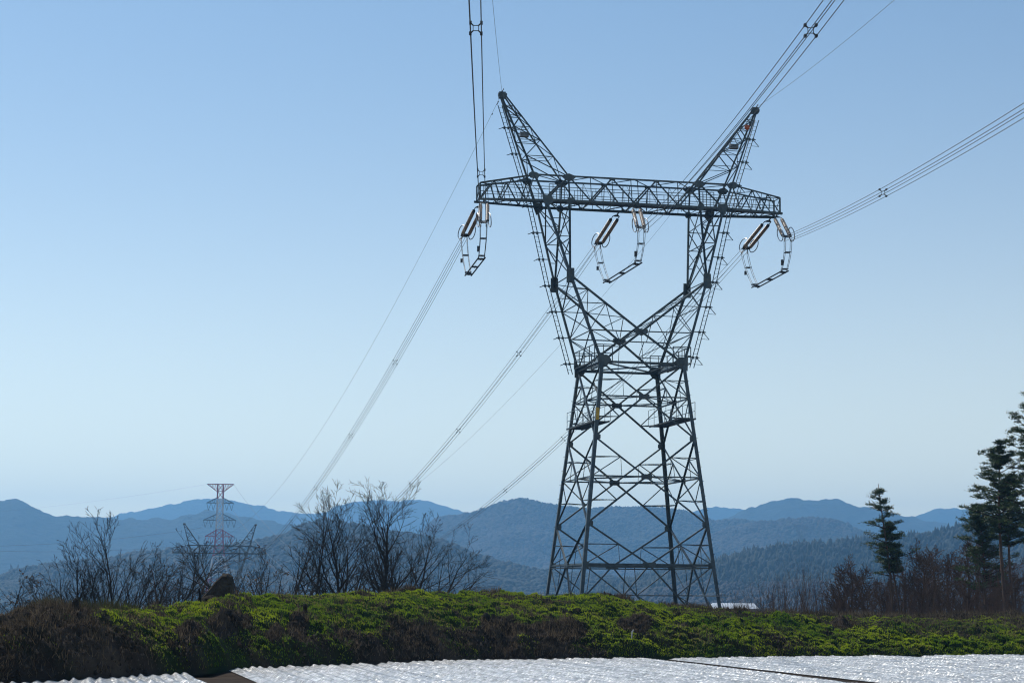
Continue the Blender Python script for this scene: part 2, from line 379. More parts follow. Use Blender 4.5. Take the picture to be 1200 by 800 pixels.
def clods(n, seed):
    r = np.random.default_rng(seed); x = r.uniform(-22, 26, n); s = r.uniform(.05, 9.2, n); y = edge_y(x)+s
    g = bank_mask(x, y); k = (g < .42) & (r.random(n) < .35+.65*vn(x*1.2, y*1.2, 3)); x, y, s = x[k], y[k], s[k]; n = len(x)
    z, a_, b_, c_, off = bank_fine(x, y); z = mounds(x, y, z); y = y+off-.02
    T = np.array([[0, 0, 1], [.94, 0, -.33], [-.47, .82, -.33], [-.47, -.82, -.33], [0, -.2, -.9]]); R = np.abs(r.normal(0, .028, n))+.012
    V = np.stack([x, y, z], -1)[:, None]+T[None]*R[:, None, None]*r.uniform(.6, 1.4, (n, 5, 3))
    F_ = np.array([(0, 1, 2), (0, 2, 3), (0, 3, 1), (4, 2, 1), (4, 3, 2), (4, 1, 3)]); Fa = (np.arange(n)*5)[:, None, None]+F_[None]
    c = np.array([.06, .047, .036])*r.uniform(.4, 1.9, (n, 1)); o = mesh_np('soil_clods', V.reshape(-1, 3), Fa.reshape(-1, 3), BANK, col=np.repeat(c, 5, 0))
    tag(o, 'crumbs and clods of dry brown earth on the bare parts of the bank', 'soil', kind='stuff')
clods(60000, 3)
def tcol(g, id1, x, y, r, n):
    a = np.array([.10, .085, .045]); b = np.array([.06, .075, .022]); t = r.random((n, 1)); return a*(1-t)+b*t
def u_of(x, y): return 600+x/y*FPX
blades('tall_dry_grass', 60000, lambda g, x, y, s: (1-sstep(160, 200, u_of(x, y)))*sstep(15, 50, u_of(x, y))*.8*sstep(.3, .5, vn(x/1.0, y/1.4, 19)), lambda g, i, x, y, s: .18+.14*i, .010, tcol, DRYG, 'taller olive grass and weeds along the left crest of the bank', smin=6.0, smax=10.5, lean=.7, seed=13)

# ---- mulch film over the field: sheets divided by soil furrows
def fline(u, v):    # value of the across-furrow coordinate at a picture point on the field
    Y = EYE*FPX/(v-hor(u)); x = hx(u, Y); return x*ridge_dir[1]*-1+Y*ridge_dir[0]
nrm = np.array([-ridge_dir[1], ridge_dir[0]])     # across
def sheet(c0, c1, near, label, front, seed, flat=0):
    na = int((c1-c0)/.035); c = np.linspace(c0, c1, na)
    rows = int((76-near)/.09); yy = np.linspace(0, 1, rows)
    C, T = np.meshgrid(c, yy)
    # along coordinate t: y from near to the edge
    # position = c*nrm + a*(-dir)
    ym = np.full_like(C, near)
    A0 = (ym-C*nrm[1])/(-ridge_dir[1])
    # end where y == edge - .25: few fixed point iterations
    yend = np.full_like(C, 62.)
    for _ in range(12):
        Ae = (yend-C*nrm[1])/(-ridge_dir[1]); xe = C*nrm[0]-Ae*ridge_dir[0]; yend = edge_y(xe)-front-.12*vn(C*3, C*0, seed)
    Ae = (yend-C*nrm[1])/(-ridge_dir[1]); A = A0+(Ae-A0)*T
    X = C*nrm[0]-A*ridge_dir[0]; Y = C*nrm[1]-A*ridge_dir[1]
    per = .29; ph = (C-c0)/per+.7*fbm(C*1.1, A/9, seed+12)+.18*fbm(A/2.2, C*.5, seed+1)
    k = ph % 1.0; amp = .058*(.45+1.0*vn(np.floor(ph), A*.15, seed+2))
    k = np.clip(k+.18*np.sin(k*math.pi)*(vn(np.floor(ph), C*0, seed+8)-.2)*2, 0, 1); Z = .03+amp*(.5-.5*np.cos(k*2*math.pi))
    Z = Z+.011*fbm(A*2.2, C*3.0, seed+3, 4)+.010*np.sin(A*17+fbm(A, C*2, seed+4)*5+np.floor(ph)*2.1)*(.3+vn(A*1.2, C*3, seed+6))
    ends = np.minimum(np.clip((C-c0)/.08, 0, 1), np.clip((c1-C)/.08, 0, 1))*np.clip((1-T)*rows/3, 0, 1)
    Z = Z*(.15+.85*ends)
    o = mesh_np('plastic_mulch_sheet', np.stack([X, Y, Z], -1).reshape(-1, 3), grid_faces(na, rows), FILM, smooth=True)
    return tag(o, label, 'plastic sheet', 'plastic mulch sheets on the field')
cA = fline(224, 788); cB = fline(272, 784); cC = fline(452, 780); cD = fline(765, 771); cE = fline(1060, 768)
sheet(cA-11, cA, 38, 'grey white mulch film with broad folds left of the bare soil strip', .15, 1)
sheet(cB, cC-.09, 38, 'corrugated white mulch film just right of the bare soil strip', .15, 11)
sheet(cC+.09, cD-.55, 38, 'wide glittering mulch film between the thin dark slit and the middle furrow', .15, 21)
sheet(cD+.60, cE-.48, 38, 'dull white mulch film between the two dark soil furrows at right', .15, 31)
sheet(cE+.50, cE+14, 50, 'farthest strip of white mulch film at the right beyond the last furrow', .15, 41)

# ================================================================== HILLS
def hill_mat(name, c1, c2, sc, c3=None):
    m = mat(name, c1, .95, 0, var=c2, scale=sc, bump=1.0, bscale=.05, bdist=12, coord='Object', spec=.1); return m
H_FAR = hill_mat('far_forest', (.014, .024, .016), (.032, .034, .024), .004)
H_MID = hill_mat('mid_forest', (.012, .02, .012), (.036, .032, .022), .012)
def hills(name, pts, Y, W, matl, seed, rough, u0, u1, nx=500, ny=70, base=-40):
    us = np.linspace(u0, u1, nx); v = np.interp(us, [p[0] for p in pts], [p[1] for p in pts])
    k = np.hanning(9); k /= k.sum(); v = np.convolve(np.pad(v, 4, 'edge'), k, 'valid')
    xr = np.array([hx(u, Y) for u in us]); hr = EYE-(v-hor(us))/FPX*Y
    t = np.linspace(-1, 1, ny)
    X, T = np.meshgrid(xr, t); H = np.broadcast_to(hr, X.shape)
    Yy = Y+T*W
    sh = np.where(T < 0, np.clip(1+T, 0, 1)**1.15, np.clip(1-T, 0, 1)**1.0)
    spur = fbm(X/(W*.42), Yy/(W*.7), seed, 5)
    Z = base+(H-base)*sh*(1+.6*spur*np.clip(np.abs(T)*3.0, 0, 1)*np.clip((1-np.abs(T))*4, 0, 1))
    Z = np.where(T < 0, np.minimum(Z, EYE+(H-EYE)*Yy/Y-.6*(-T)*rough*3), Z)
    Z = Z+rough*fbm(X/(rough*2.2), Yy/(rough*2.2), seed+3, 4)*.7
    o = mesh_np(name, np.stack([X*(Yy/Y), Yy, Z], -1).reshape(-1, 3), grid_faces(nx, ny), matl, smooth=True)
    tag(o, kind='structure'); return X*(Yy/Y), Yy, Z, T
R_FAR = [(-400, 600), (-60, 625), (60, 618), (100, 612), (130, 605), (150, 600), (185, 594), (215, 586), (235, 583), (250, 583), (265, 585), (300, 591), (340, 601), (375, 602), (400, 592), (440, 587), (470, 588), (497, 585), (520, 593), (545, 600), (565, 598), (590, 604), (640, 615), (760, 610), (800, 602), (830, 594), (845, 592), (870, 597), (900, 604), (960, 606), (1070, 608), (1095, 598), (1110, 597), (1140, 597), (1180, 605), (1240, 612), (1700, 600)]
R_RIGHT = [(700, 660), (800, 622), (850, 606), (880, 594), (920, 585), (945, 584), (965, 587), (985, 585), (1005, 592), (1050, 600), (1075, 607), (1120, 618), (1200, 640), (1300, 660)]
R_LEFT = [(-400, 575), (-60, 582), (0, 586), (15, 584), (25, 588), (45, 599), (62, 605), (80, 604), (100, 606), (150, 607), (200, 606), (225, 599), (245, 596), (262, 599), (290, 606), (330, 612), (360, 618), (440, 640), (560, 670)]
R_HILL = [(380, 690), (440, 662), (480, 640), (496, 628), (508, 611), (520, 609), (540, 605), (560, 600), (590, 591), (617, 587), (640, 591), (665, 596), (690, 599), (720, 598), (740, 599), (757, 597), (780, 600), (805, 604), (840, 614), (860, 612), (890, 618), (940, 632), (1100, 680)]
R_SPUR = [(780, 660), (830, 630), (870, 620), (905, 613), (930, 610), (950, 609), (975, 611), (995, 618), (1015, 628), (1050, 640), (1150, 660), (1300, 640)]
R_LOW = [(-300, 690), (0, 678), (20, 668), (50, 664), (80, 661), (120, 661), (150, 656), (180, 652), (220, 650), (250, 646), (280, 641), (300, 637), (330, 630), (355, 618), (375, 613), (400, 616), (440, 622), (480, 628), (520, 640), (560, 655), (620, 672), (760, 685)]
R_WOOD = [(700, 694), (800, 672), (850, 656), (880, 648), (920, 642), (960, 639), (1000, 636), (1040, 633), (1080, 630), (1120, 622), (1160, 612), (1220, 600), (1500, 570)]
hills('far_mountains', R_FAR, 6700, 1100, H_FAR, 1, 14, -380, 1650, 700, 80, -60)
hills('right_mountains', R_RIGHT, 4900, 900, H_FAR, 9, 12, 700, 1300, 300, 70, -60)
hills('left_mountains', R_LEFT, 4100, 1000, H_FAR, 17, 10, -380, 560, 450, 80, -60)
sp_ = hills('spur_hill', R_SPUR, 3200, 620, H_MID, 23, 5, 780, 1300, 350, 60, -40)
hh = hills('wooded_hill', R_HILL, 3500, 800, H_MID, 31, 4, 380, 1100, 520, 80, -40)
hl = hills('low_wooded_hill', R_LOW, 2000, 480, H_MID, 41, 3, -300, 760, 560, 60, -40)
hw = hills('wood_slope', R_WOOD, 1700, 380, H_MID, 51, 1.8, 700, 1500, 420, 60, -24)

def forest(name, surf, n, hmin, hmax, wr, label, conifer, seed, tmin=-.95, tmax=.25, ptop=1.0, matl=None, cols=((.007, .014, .008), (.02, .025, .013))):
    X, Y, Z, T = surf; r = np.random.default_rng(seed); ny, nx = X.shape
    i = r.uniform(0, nx-1.001, n); j = r.uniform((tmin+1)/2*(ny-1), (tmax+1)/2*(ny-1), n)
    i0 = i.astype(int); j0 = j.astype(int); fi = i-i0; fj = j-j0
    def bl(A): return (A[j0, i0]*(1-fi)+A[j0, i0+1]*fi)*(1-fj)+(A[j0+1, i0]*(1-fi)+A[j0+1, i0+1]*fi)*fj
    x, y, z = bl(X), bl(Y), bl(Z); k = z > -36
    x, y, z = x[k], y[k], z[k]; n = len(x)
    h = (hmin+(hmax-hmin)*r.random(n)**1.6)*(.55+.8*vn(x/60, y/60, 5)); w = h*wr*r.uniform(.75, 1.3, n); m = 6
    a = np.arange(m)/m*2*math.pi; ph = r.uniform(0, 6, n)
    lv = ((.0, .55), (.3, 1.0), (.6, .62)) if conifer else ((.0, .5), (.45, 1.0), (.8, .75))
    V = []
    for f, q in lv:
        rr = w[:, None]*q*r.uniform(.7, 1.25, (n, m)); aa = a[None]+ph[:, None]
        V.append(np.stack([x[:, None]+np.cos(aa)*rr, y[:, None]+np.sin(aa)*rr, z[:, None]+h[:, None]*(f+r.uniform(-.04, .04, (n, m)))-1], -1))
    top = np.stack([x+r.normal(0, .25, n), y, z+h-1], -1)[:, None]
    V = np.concatenate(V+[top], 1); per = V.shape[1]
    fs = []
    for l in range(2):
        for q in range(m):
            b = l*m; fs.append((b+q, b+(q+1) % m, b+m+(q+1) % m)); fs.append((b+q, b+m+(q+1) % m, b+m+q))
    for q in range(m): fs.append((2*m+q, 2*m+(q+1) % m, 3*m))
    Fa = (np.arange(n)*per)[:, None, None]+np.array(fs)[None]
    t = np.clip(.5+fbm(x/150, y/220, seed+2)*2.2+r.normal(0, .25, n), 0, 1)[:, None]
    c = np.array(cols[0])*(1-t)+np.array(cols[1])*t
    o = mesh_np(name, V.reshape(-1, 3), Fa.reshape(-1, 3), matl, col=np.repeat(c, per, 0))
    return tag(o, label, 'forest', kind='stuff')
FOR = mat('forest_foliage', attr=True, rough=.9)
forest('forest', hh, 70000, 6.5, 11, .42, 'hazy mixed forest covering the big hill behind the pylon', False, 3, matl=FOR, tmin=-.9, tmax=.12, cols=((.007, .014, .008), (.034, .026, .019)))
forest('forest', hl, 36000, 5, 9, .42, 'hazy forest on the low hill behind the bare trees on the left', False, 4, matl=FOR, tmin=-.8, tmax=.12)
forest('forest', sp_, 26000, 6, 10, .42, 'hazy forest on the rounded hill at the right above the dark wood', False, 5, matl=FOR, tmin=-.7, tmax=.12, cols=((.007, .014, .008), (.034, .026, .019)))
forest('mixed_forest', hw, 9000, 3, 9, .36, 'dark rounded trees mixed through the right slope', False, 16, matl=FOR, tmin=-.5, tmax=.3, cols=((.008, .016, .009), (.03, .032, .02)))
forest('conifer_forest', hw, 8000, 3.5, 12, .21, 'dark conifer wood along the top of the right slope', True, 6, tmin=-.42, tmax=.3, matl=FOR, cols=((.006, .014, .008), (.017, .026, .012)))
forest('larch_forest', hw, 16000, 3, 9, .34, 'brownish leafless wood on the lower part of the right slope', False, 7, tmin=-.95, tmax=-.42, matl=FOR, cols=((.026, .02, .016), (.05, .033, .025)))

# ================================================================== MAIN PYLON
Q = {'pkx': 8.5175, 'pkz': 43.1511, 'ztop': 37.8432, 'tox': 6.5758, 'tix': 4.3306, 'zbot': 36.1796, 'box': 5.9065, 'd': 1.2699, 'dtop': 0.9386,
     'Ltb': 10.0, 'dt': 0.7378, 'zttip': 37.2277, 'zk': 31.2995, 'kx': 4.4884, 'kd': 2.0981, 'zap': 27.8308, 'apd': 2.5301, 'zw': 25.7914,
     'wx': 2.677, 'wy': 2.9276, 'z1': 21.0969, 'z2': 15.7516, 'z3': 13.2439, 'bx': 5.6574, 'by': 5.6588, 'zf': 8.0}
TZ = 11.4508-EYE            # fitted z minus this gives world z
TLOC = (7.5661, 127.986); TROT = 0.21683
for k in list(Q):
    if k[0] == 'z' or k == 'pkz': Q[k] -= Q['zf'] if k != 'zf' else 0
Q['zf'] = 0.0
Q['z_w'] = Q['zw']; FOOT_WORLD = 8.0-TZ
def lerp(a, b, t): return tuple(x+(y-x)*t for x, y in zip(a, b))
def pylon(q, detail, steel, steell, label, cat, group, thick=1.15):
    root = empty('transmission_pylon'); tag(root, label, cat, group)
    zt = q['zw']+8.0                          # leg line parameter: b at fitted z=0
    def leg(sx, sy, z):
        t = (q['zw']-z)/zt; return (sx*(q['wx']+t*(q['bx']-q['wx'])), sy*(q['wy']+t*(q['by']-q['wy'])), z)
    OUT = [(q['zw'], q['wx'], q['wy']), (q['zk'], q['kx'], q['kd']), (q['zbot'], q['box'], q['d']), (q['ztop'], q['tox'], q['dtop'])]
    INN = [(q['zk'], q['kx'], q['kd']), (q['zbot'], q['tix'], q['d']), (q['ztop'], q['tix'], q['dtop'])]
    def out(sx, sy, z):
        zz = [a[0] for a in OUT]; return (sx*float(np.interp(z, zz, [a[1] for a in OUT])), sy*float(np.interp(z, zz, [a[2] for a in OUT])), z)
    def inn(sx, sy, z):
        zz = [a[0] for a in INN]; return (sx*float(np.interp(z, zz, [a[1] for a in INN])), sy*float(np.interp(z, zz, [a[2] for a in INN])), z)
    FN = {(0, -1): (0, -1, 0), (0, 1): (0, 1, 0), (-1, 0): (-1, 0, 0), (1, 0): (1, 0, 0)}
    sc = 1.0 if detail else thick
    # legs
    for sx in (-1, 1):
        for sy in (-1, 1):
            m = MB()
            m.ang(leg(sx, sy, -.6), leg(sx, sy, q['zw']), .30*sc, up=(0, sy, 0), fx=-sx*sy, fy=-1)
            if detail:
                for z in (q['z1'], q['z2'], q['z3']):
                    p = leg(sx, sy, z); m.plate(p, [(p[0]+.05*sx, p[1]+sy*.03, z-.3), (p[0]-.35*sx, p[1]+sy*.03, z-.12), (p[0]-.35*sx, p[1]+sy*.03, z+.12), (p[0]+.05*sx, p[1]+sy*.03, z+.3)], (0, 1, 0), .025)
                    m.plate(p, [(p[0]+.03*sx, p[1]+sy*.05, z-.3), (p[0]+.03*sx, p[1]-sy*.3, z-.12), (p[0]+.03*sx, p[1]-sy*.3, z+.12), (p[0]+.03*sx, p[1]+sy*.05, z+.3)], (1, 0, 0), .025)
                if (sx, sy) in ((1, -1), (-1, 1)):
                    z = 1.0
                    while z < q['zw']:
                        p = leg(sx, sy, z); s2 = 1 if int(z/.45) % 2 else 0
                        m.rod(p, (p[0]+sx*.18*s2, p[1]+sy*.18*(1-s2), z), .012, 4); z += .45
            m.build('leg', steel, root)
    if detail:
        p = leg(-1, -1, 25.7914-8-3.3); m = MB(); m.bar((p[0]-.02, p[1]-.16, p[2]-.35), (p[0]+.01, p[1]-.16, p[2]+.4), .2, .02, up=(0, 1, 0)); m.build('marker_plate', YELLOW, root)
    faces = [((-1, -1), (1, -1)), ((1, -1), (1, 1)), ((1, 1), (-1, 1)), ((-1, 1), (-1, -1))]
    def fnorm(f):
        (a, b), (c, d) = f; return Vector(((a+c)/2, (b+d)/2, 0))
    def xpanel(f, za, zb, top_only=False):
        (a, b) = f; n = fnorm(f); up = n
        A0, B0, A1, B1 = leg(*a, za), leg(*b, za), leg(*a, zb), leg(*b, zb)
        m = MB(); w = .15*sc
        if top_only:
            C = lerp(A0, B0, .5)
            m.ang(A1, C, w, up=up); m.ang(B1, C, w, up=up)
        else:
            la = abs(Vector(A0)-Vector(B0)) if False else (Vector(A0)-Vector(B0)).length; lb = (Vector(A1)-Vector(B1)).length
            t = la/(la+lb); C = lerp(A0, B1, t)
            m.ang(A0, B1, w, up=up, fx=1); m.ang(B0, A1, w, up=up, fy=-1)
        zc = C[2]
        for P, l0, s in ((A1, a, 1), (B1, b, -1)):
            Mid = lerp(P, C, .5); Lm = leg(*l0, Mid[2]); Lc = leg(*l0, zc)
            m.ang(Mid, Lm, .075*sc, up=up); m.ang(Mid, Lc, .085*sc, up=up)
            if detail: m.ang(Mid, lerp(Lc, C, .55), .045, up=up)
        if not top_only:
            for P, l0 in ((A0, a), (B0, b)):
                Mid = lerp(P, C, .5); Lm = leg(*l0, Mid[2]); Lc = leg(*l0, zc)
                m.ang(Mid, Lm, .075*sc, up=up); m.ang(Mid, Lc, .085*sc, up=up)
        # ring member at the crossing
        d = .17 if top_only else .12
        m.ang(leg(*a, zc), leg(*b, zc), d*sc, up=up)
        if top_only and detail: m.ang(tuple(Vector(leg(*a, zc-.16))), tuple(Vector(leg(*b, zc-.16))), .1, up=up)
        g_ = .34 if not top_only else .42; tx = (Vector(B0)-Vector(A0)).normalized(); c = Vector(C)+n*.05; z_ = Vector((0, 0, 1))
        m.plate(c, [c-tx*g_-z_*.16, c+tx*g_-z_*.16, c+tx*g_+z_*.16, c-tx*g_+z_*.16], n, .03)
        m.build('lattice_panel', steel, root)
        return C
    lev = [q['z3'], q['z2'], q['z1'], q['zw']]
    for za, zb, to in ((lev[0], lev[1], True), (lev[1], lev[2], False), (lev[2], lev[3], False)):
        Cs = [xpanel(f, za, zb, to) for f in faces]
        if detail:
            m = MB()
            for i in range(4):
                m.ang(Cs[i], Cs[(i+1) % 4], .08)
            # corner ties between the halves of neighbouring faces
            for z in (Cs[0][2]+(zb-Cs[0][2])*.5, Cs[0][2]-(Cs[0][2]-za)*.5):
                for (sx, sy) in ((-1, -1), (1, -1), (1, 1), (-1, 1)):
                    if to and z < Cs[0][2]+.1: continue
                    L = leg(sx, sy, z); k = .5
                    m.ang((L[0]*(1-k*.95), L[1], z), (L[0], L[1]*(1-k*.95), z), .05)
            for f in (0, 2):
                c = Cs[f]; m.ang((c[0]-1.2, c[1], c[2]), (Cs[1][0] if False else leg(-1, -1, c[2])[0], 0, c[2]), .05)
                m.ang((c[0]+1.2, c[1], c[2]), (leg(1, -1, c[2])[0], 0, c[2]), .05)
            m.build('plan_bracing', steel, root)
    # base panels: K from the middle of the lowest ring to the feet
    for f in faces:
        (a, b) = f; n = fnorm(f); A, B = leg(*a, q['z3']), leg(*b, q['z3']); C = lerp(A, B, .5); m = MB()
        for l0 in (a, b):
            P = leg(*l0, .1); m.ang(C, P, .14*sc, up=n)
            Mid = lerp(C, P, .36); M2 = lerp(C, P, .68)
            m.ang(Mid, leg(*l0, q['z3']), .09*sc, up=n); m.ang(Mid, leg(*l0, Mid[2]), .08*sc, up=n)
            m.ang(Mid, leg(*l0, M2[2]), .08*sc, up=n); m.ang(M2, leg(*l0, M2[2]), .07*sc, up=n)
            m.ang((Mid[0], Mid[1], Mid[2]), lerp(lerp(A, B, .5), leg(*l0, q['z3']), .36), .06*sc, up=n)
        m.ang(lerp(C, leg(*a, .1), .36), lerp(C, leg(*b, .1), .36), .06*sc, up=n) if detail else None
        m.build('base_bracing', steel, root)
    if detail:
        # climbing guard round each leg
        zg = q['z3']-1.85
        for (sx, sy) in ((-1, -1), (1, -1), (1, 1), (-1, 1)):
            L = leg(sx, sy, zg); m = MB(); r_ = .55
            P = [(L[0]-sx*1.6, L[1]+sy*r_, zg), (L[0]+sx*r_, L[1]+sy*r_, zg), (L[0]+sx*r_, L[1]-sy*1.6, zg)]
            for i in range(2): m.ang(P[i], P[i+1], .06)
            m.ang((L[0]-sx*1.6, L[1], zg), (L[0]+sx*r_, L[1], zg), .05); m.ang((L[0], L[1]-sy*1.6, zg), (L[0], L[1]+sy*r_, zg), .05)
            for i in range(2):
                p, e = Vector(P[i]), Vector(P[i+1]); k = int((e-p).length/.22)
                for j in range(k+1):
                    o = p+(e-p)*j/k; m.rod(o, (o.x+rnd.uniform(-.08, .08), o.y+rnd.uniform(-.08, .08), o.z+rnd.uniform(.1, .2)), .012, 3)
            m.build('climbing_guard', steell, root)
        for (sx, sy) in ((-1, -1), (1, -1), (1, 1), (-1, 1)):
            m = MB(); L = leg(sx, sy, 0); m.box((L[0], L[1], -.3), .9, .9, .9); m.build('footing', WALLG, root)
    # waist
    m = MB(); zw = q['zw']
    for f in faces:
        A, B = leg(*f[0], zw), leg(*f[1], zw); n = fnorm(f); m.ang(A, B, .2*sc, up=n)
        tx = (Vector(B)-Vector(A)).normalized()
        for P, s in ((A, 1), (B, -1)):
            c = Vector(P)+n*.06; z_ = Vector((0, 0, 1))
            if abs(n.y) > .5: m.plate(c, [c-tx*s*.22-z_*.42, c+tx*s*.30-z_*.30, c+tx*s*.62+z_*.16, c+tx*s*.35+z_*.45, c-tx*s*.25+z_*.45], n, .035)
    m.ang(leg(-1, -1, zw), leg(1, 1, zw), .12); m.ang(leg(1, -1, zw), leg(-1, 1, zw), .12)
    m.build('waist_frame', steel, root)
    if detail:
        for sx in (-1, 1):
            # waist gallery with rail
            m = MB(); x0 = sx*(q['wx']-.7); x1 = sx*(q['wx']+.45); y0, y1 = -q['wy'], q['wy']*.75
            for yy in np.arange(y0, y1, .6): m.bar((x0, yy, zw+.08), (x1, yy, zw+.08), .05)
            for xx in (x0, x1): m.bar((xx, y0, zw+.06), (xx, y1, zw+.06), .06)
            m.build('platform', STEELD, root)
            m = MB()
            for z in (zw+.55, zw+1.1):
                m.bar((x0, y0, z), (x1, y0, z), .05); m.bar((x1, y0, z), (x1, y1, z), .05); m.bar((x0, y1, z), (x1, y1, z), .05)
            for y in np.linspace(y0, y1, 5): m.bar((x1, y, zw+.1), (x1, y, zw+1.1), .05)
            for y in (y0, y1): m.bar((x0, y, zw+.1), (x0, y, zw+1.1), .05); m.bar(((x0+x1)/2, y, zw+.1), ((x0+x1)/2, y, zw+1.1), .04)
            m.build('guard_rail', steel, root)
            # lower galleries inside the side faces
            zl = q['z1']+(1.25 if sx > 0 else .95); p0 = leg(sx, -1, zl); p1 = leg(sx, 1, zl)
            m = MB(); 
            for yy in np.arange(p0[1], p1[1], .5): m.bar((p0[0]+sx*.2, yy, zl), (p0[0]-sx*.8, yy, zl), .05)
            for xx in (p0[0]+sx*.2, p0[0]-sx*.8): m.bar((xx, p0[1]-.1, zl), (xx, p1[1]+.1, zl), .07, .10)
            m.build('platform', STEELD, root)
            m = MB(); xo = p0[0]+sx*.2
            for z in (zl+.5, zl+1.05):
                m.bar((xo, p0[1], z), (xo, p1[1], z), .03); m.bar((xo-sx*1.1, p0[1], z), (xo-sx*1.1, p1[1], z), .025)
            for y in np.linspace(p0[1], p1[1], 6):
                m.bar((xo, y, zl), (xo, y, zl+1.05), .03); m.bar((xo-sx*1.1, y, zl), (xo-sx*1.1, y, zl+1.05), .025)
            m.build('guard_rail', steel, root)
    # arms: waist -> knee -> crossarm
    for sx in (-1, 1):
        m = MB(); zk, za, zb = q['zk'], q['zap'], q['zbot']
        for sy in (-1, 1):
            n = (0, sy, 0); K = out(sx, sy, zk); Wn = out(sx, sy, zw); Wo = out(-sx, sy, zw); AP = (0, sy*q['apd'], za)
            m.ang(Wn, K, .22*sc, up=n, fx=-sx*sy, fy=-1)
            m.ang(K, AP, .20*sc, up=n); m.ang(AP, Wo, .20*sc, up=n)
            m.ang(K, out(sx, sy, zb), .20*sc, up=n, fx=-sx*sy, fy=-1); m.ang(K, inn(sx, sy, zb), .16*sc, up=n)
            c = Vector(K)+Vector(n)*.05; z_ = Vector((0, 0, 1)); x_ = Vector((1, 0, 0))
            m.plate(c, [c-x_*.26-z_*.5, c+x_*.26-z_*.5, c+x_*.24+z_*.45, c-x_*.24+z_*.45], n, .04)
        m.build('arm_chord', steel, root)
        m = MB(); w1 = .10*sc; w2 = .07*sc
        for sy in (-1, 1):
            n = (0, sy, 0); K = out(sx, sy, zk); AP = (0, sy*q['apd'], za); M1 = lerp(K, AP, .5); M1b = lerp(K, AP, .25)
            m.ang(AP, out(sx, sy, za), w1, up=n)
            m.ang(M1, out(sx, sy, M1[2]), w2, up=n)
            m.ang(M1, lerp(AP, out(sx, sy, za), .55), w2, up=n); m.ang(M1, out(sx, sy, za), w2, up=n)
            AW = lerp(AP, out(sx, sy, zw), .5)
            m.ang(AW, out(sx, sy, AW[2]), w2, up=n); m.ang(lerp(AP, out(sx, sy, za), .5), AW, w2, up=n); m.ang(out(sx, sy, za), AW, w2, up=n)
            if detail: m.ang(M1b, out(sx, sy, M1b[2]), .06, up=n); m.ang(M1b, out(sx, sy, M1[2]), .06, up=n)
            # upper triangle N/F face zigzag
            hs = [0, .28, .52, .76, 1.0]
            for i in range(1, 4):
                za_ = zk+(zb-zk)*hs[i]; zn = zk+(zb-zk)*hs[i+1]
                m.ang(out(sx, sy, za_), inn(sx, sy, za_), w2, up=n)
                if i % 2: m.ang(inn(sx, sy, za_), out(sx, sy, zn), w2*1.1, up=n)
                else: m.ang(out(sx, sy, za_), inn(sx, sy, zn), w2*1.1, up=n)
        # side faces
        n = (sx, 0, 0)
        zm = [zw, zw+(zk-zw)*.36, zw+(zk-zw)*.68, zk, zk+(zb-zk)*.5, zb]
        for i in range(len(zm)-1):
            for sy in (-1, 1):
                if i == 0: m.ang(out(sx, sy, zm[0]), out(sx, -sy, zm[1]), w1, up=n)
                elif i == 1: m.ang(out(sx, sy, zm[1]), out(sx, -sy, zm[2]), w1, up=n)
                else: m.ang(out(sx, sy, zm[i]), out(sx, -sy, zm[i+1]), w1*1.15, up=n)
            if i: m.ang(out(sx, -1, zm[i]), out(sx, 1, zm[i]), w2, up=n)
            if i >= 3:
                for sy in (-1, 1):
                    m.ang(inn(sx, sy, zm[i]), inn(sx, -sy, zm[i+1]), w1*.9, up=n)
                if i > 3: m.ang(inn(sx, -1, zm[i]), inn(sx, 1, zm[i]), w2, up=n)
        # web between the two V members
        AN, AF = (0, -q['apd'], za), (0, q['apd'], za); KN, KF = out(sx, -1, zk), out(sx, 1, zk)
        for i in range(4):
            t0, t1 = i/4, (i+1)/4
            if i % 2: m.ang(lerp(KN, AN, t0), lerp(KF, AF, t1), w2)
            else: m.ang(lerp(KF, AF, t0), lerp(KN, AN, t1), w2)
            if i: m.ang(lerp(KN, AN, t0), lerp(KF, AF, t0), w2)
        m.build('arm_bracing', steel, root)
    m = MB()
    m.ang((0, -q['apd'], za), (0, q['apd'], za), .1)
    for sy in (-1, 1):
        m.ang((0, sy*q['apd'], za), (0, sy*q['wy'], zw), .05, up=(0, sy, 0))
        c = Vector((0, sy*(q['apd']+.05), za)); m.plate(c, [c+Vector(p) for p in ((-.42, 0, -.1), (0, 0, -.28), (.42, 0, -.1), (.42, 0, .16), (-.42, 0, .16))], (0, 1, 0), .04)
    m.build('arm_junction', steel, root)
    # ---- crossarm
    zb, zt_, zx = q['zbot'], q['ztop'], q['zttip']; L = q['Ltb']
    m = MB()
    for sy in (-1, 1):
        n = (0, sy, 0)
        m.ang((-q['box'], sy*q['d'], zb), (q['box'], sy*q['d'], zb), .2*sc, up=n, fy=-1)
        m.ang((-q['tox'], sy*q['dtop'], zt_), (q['tox'], sy*q['dtop'], zt_), .16*sc, up=n)
        for sx in (-1, 1):
            m.ang((sx*q['box'], sy*q['d'], zb), (sx*(L+.15), sy*q['dt']*.8, zb), .2*sc, up=n, fy=-1)
            m.ang((sx*q['tox'], sy*q['dtop'], zt_), (sx*L, sy*q['dt']*.8, zx), .14*sc, up=n)
            m.ang((sx*L, sy*q['dt']*.8, zb), (sx*L, sy*q['dt']*.8, zx), .12*sc, up=n)
    m.build('crossarm_chord', steel, root)
    m = MB()
    tn = [-q['tix'], -1.47, 1.47, q['tix']]; bn = [-2.9, 0, 2.9]
    def T(x, sy): return (x, sy*q['dtop'], zt_)
    def B(x, sy): return (x, sy*q['d'], zb)
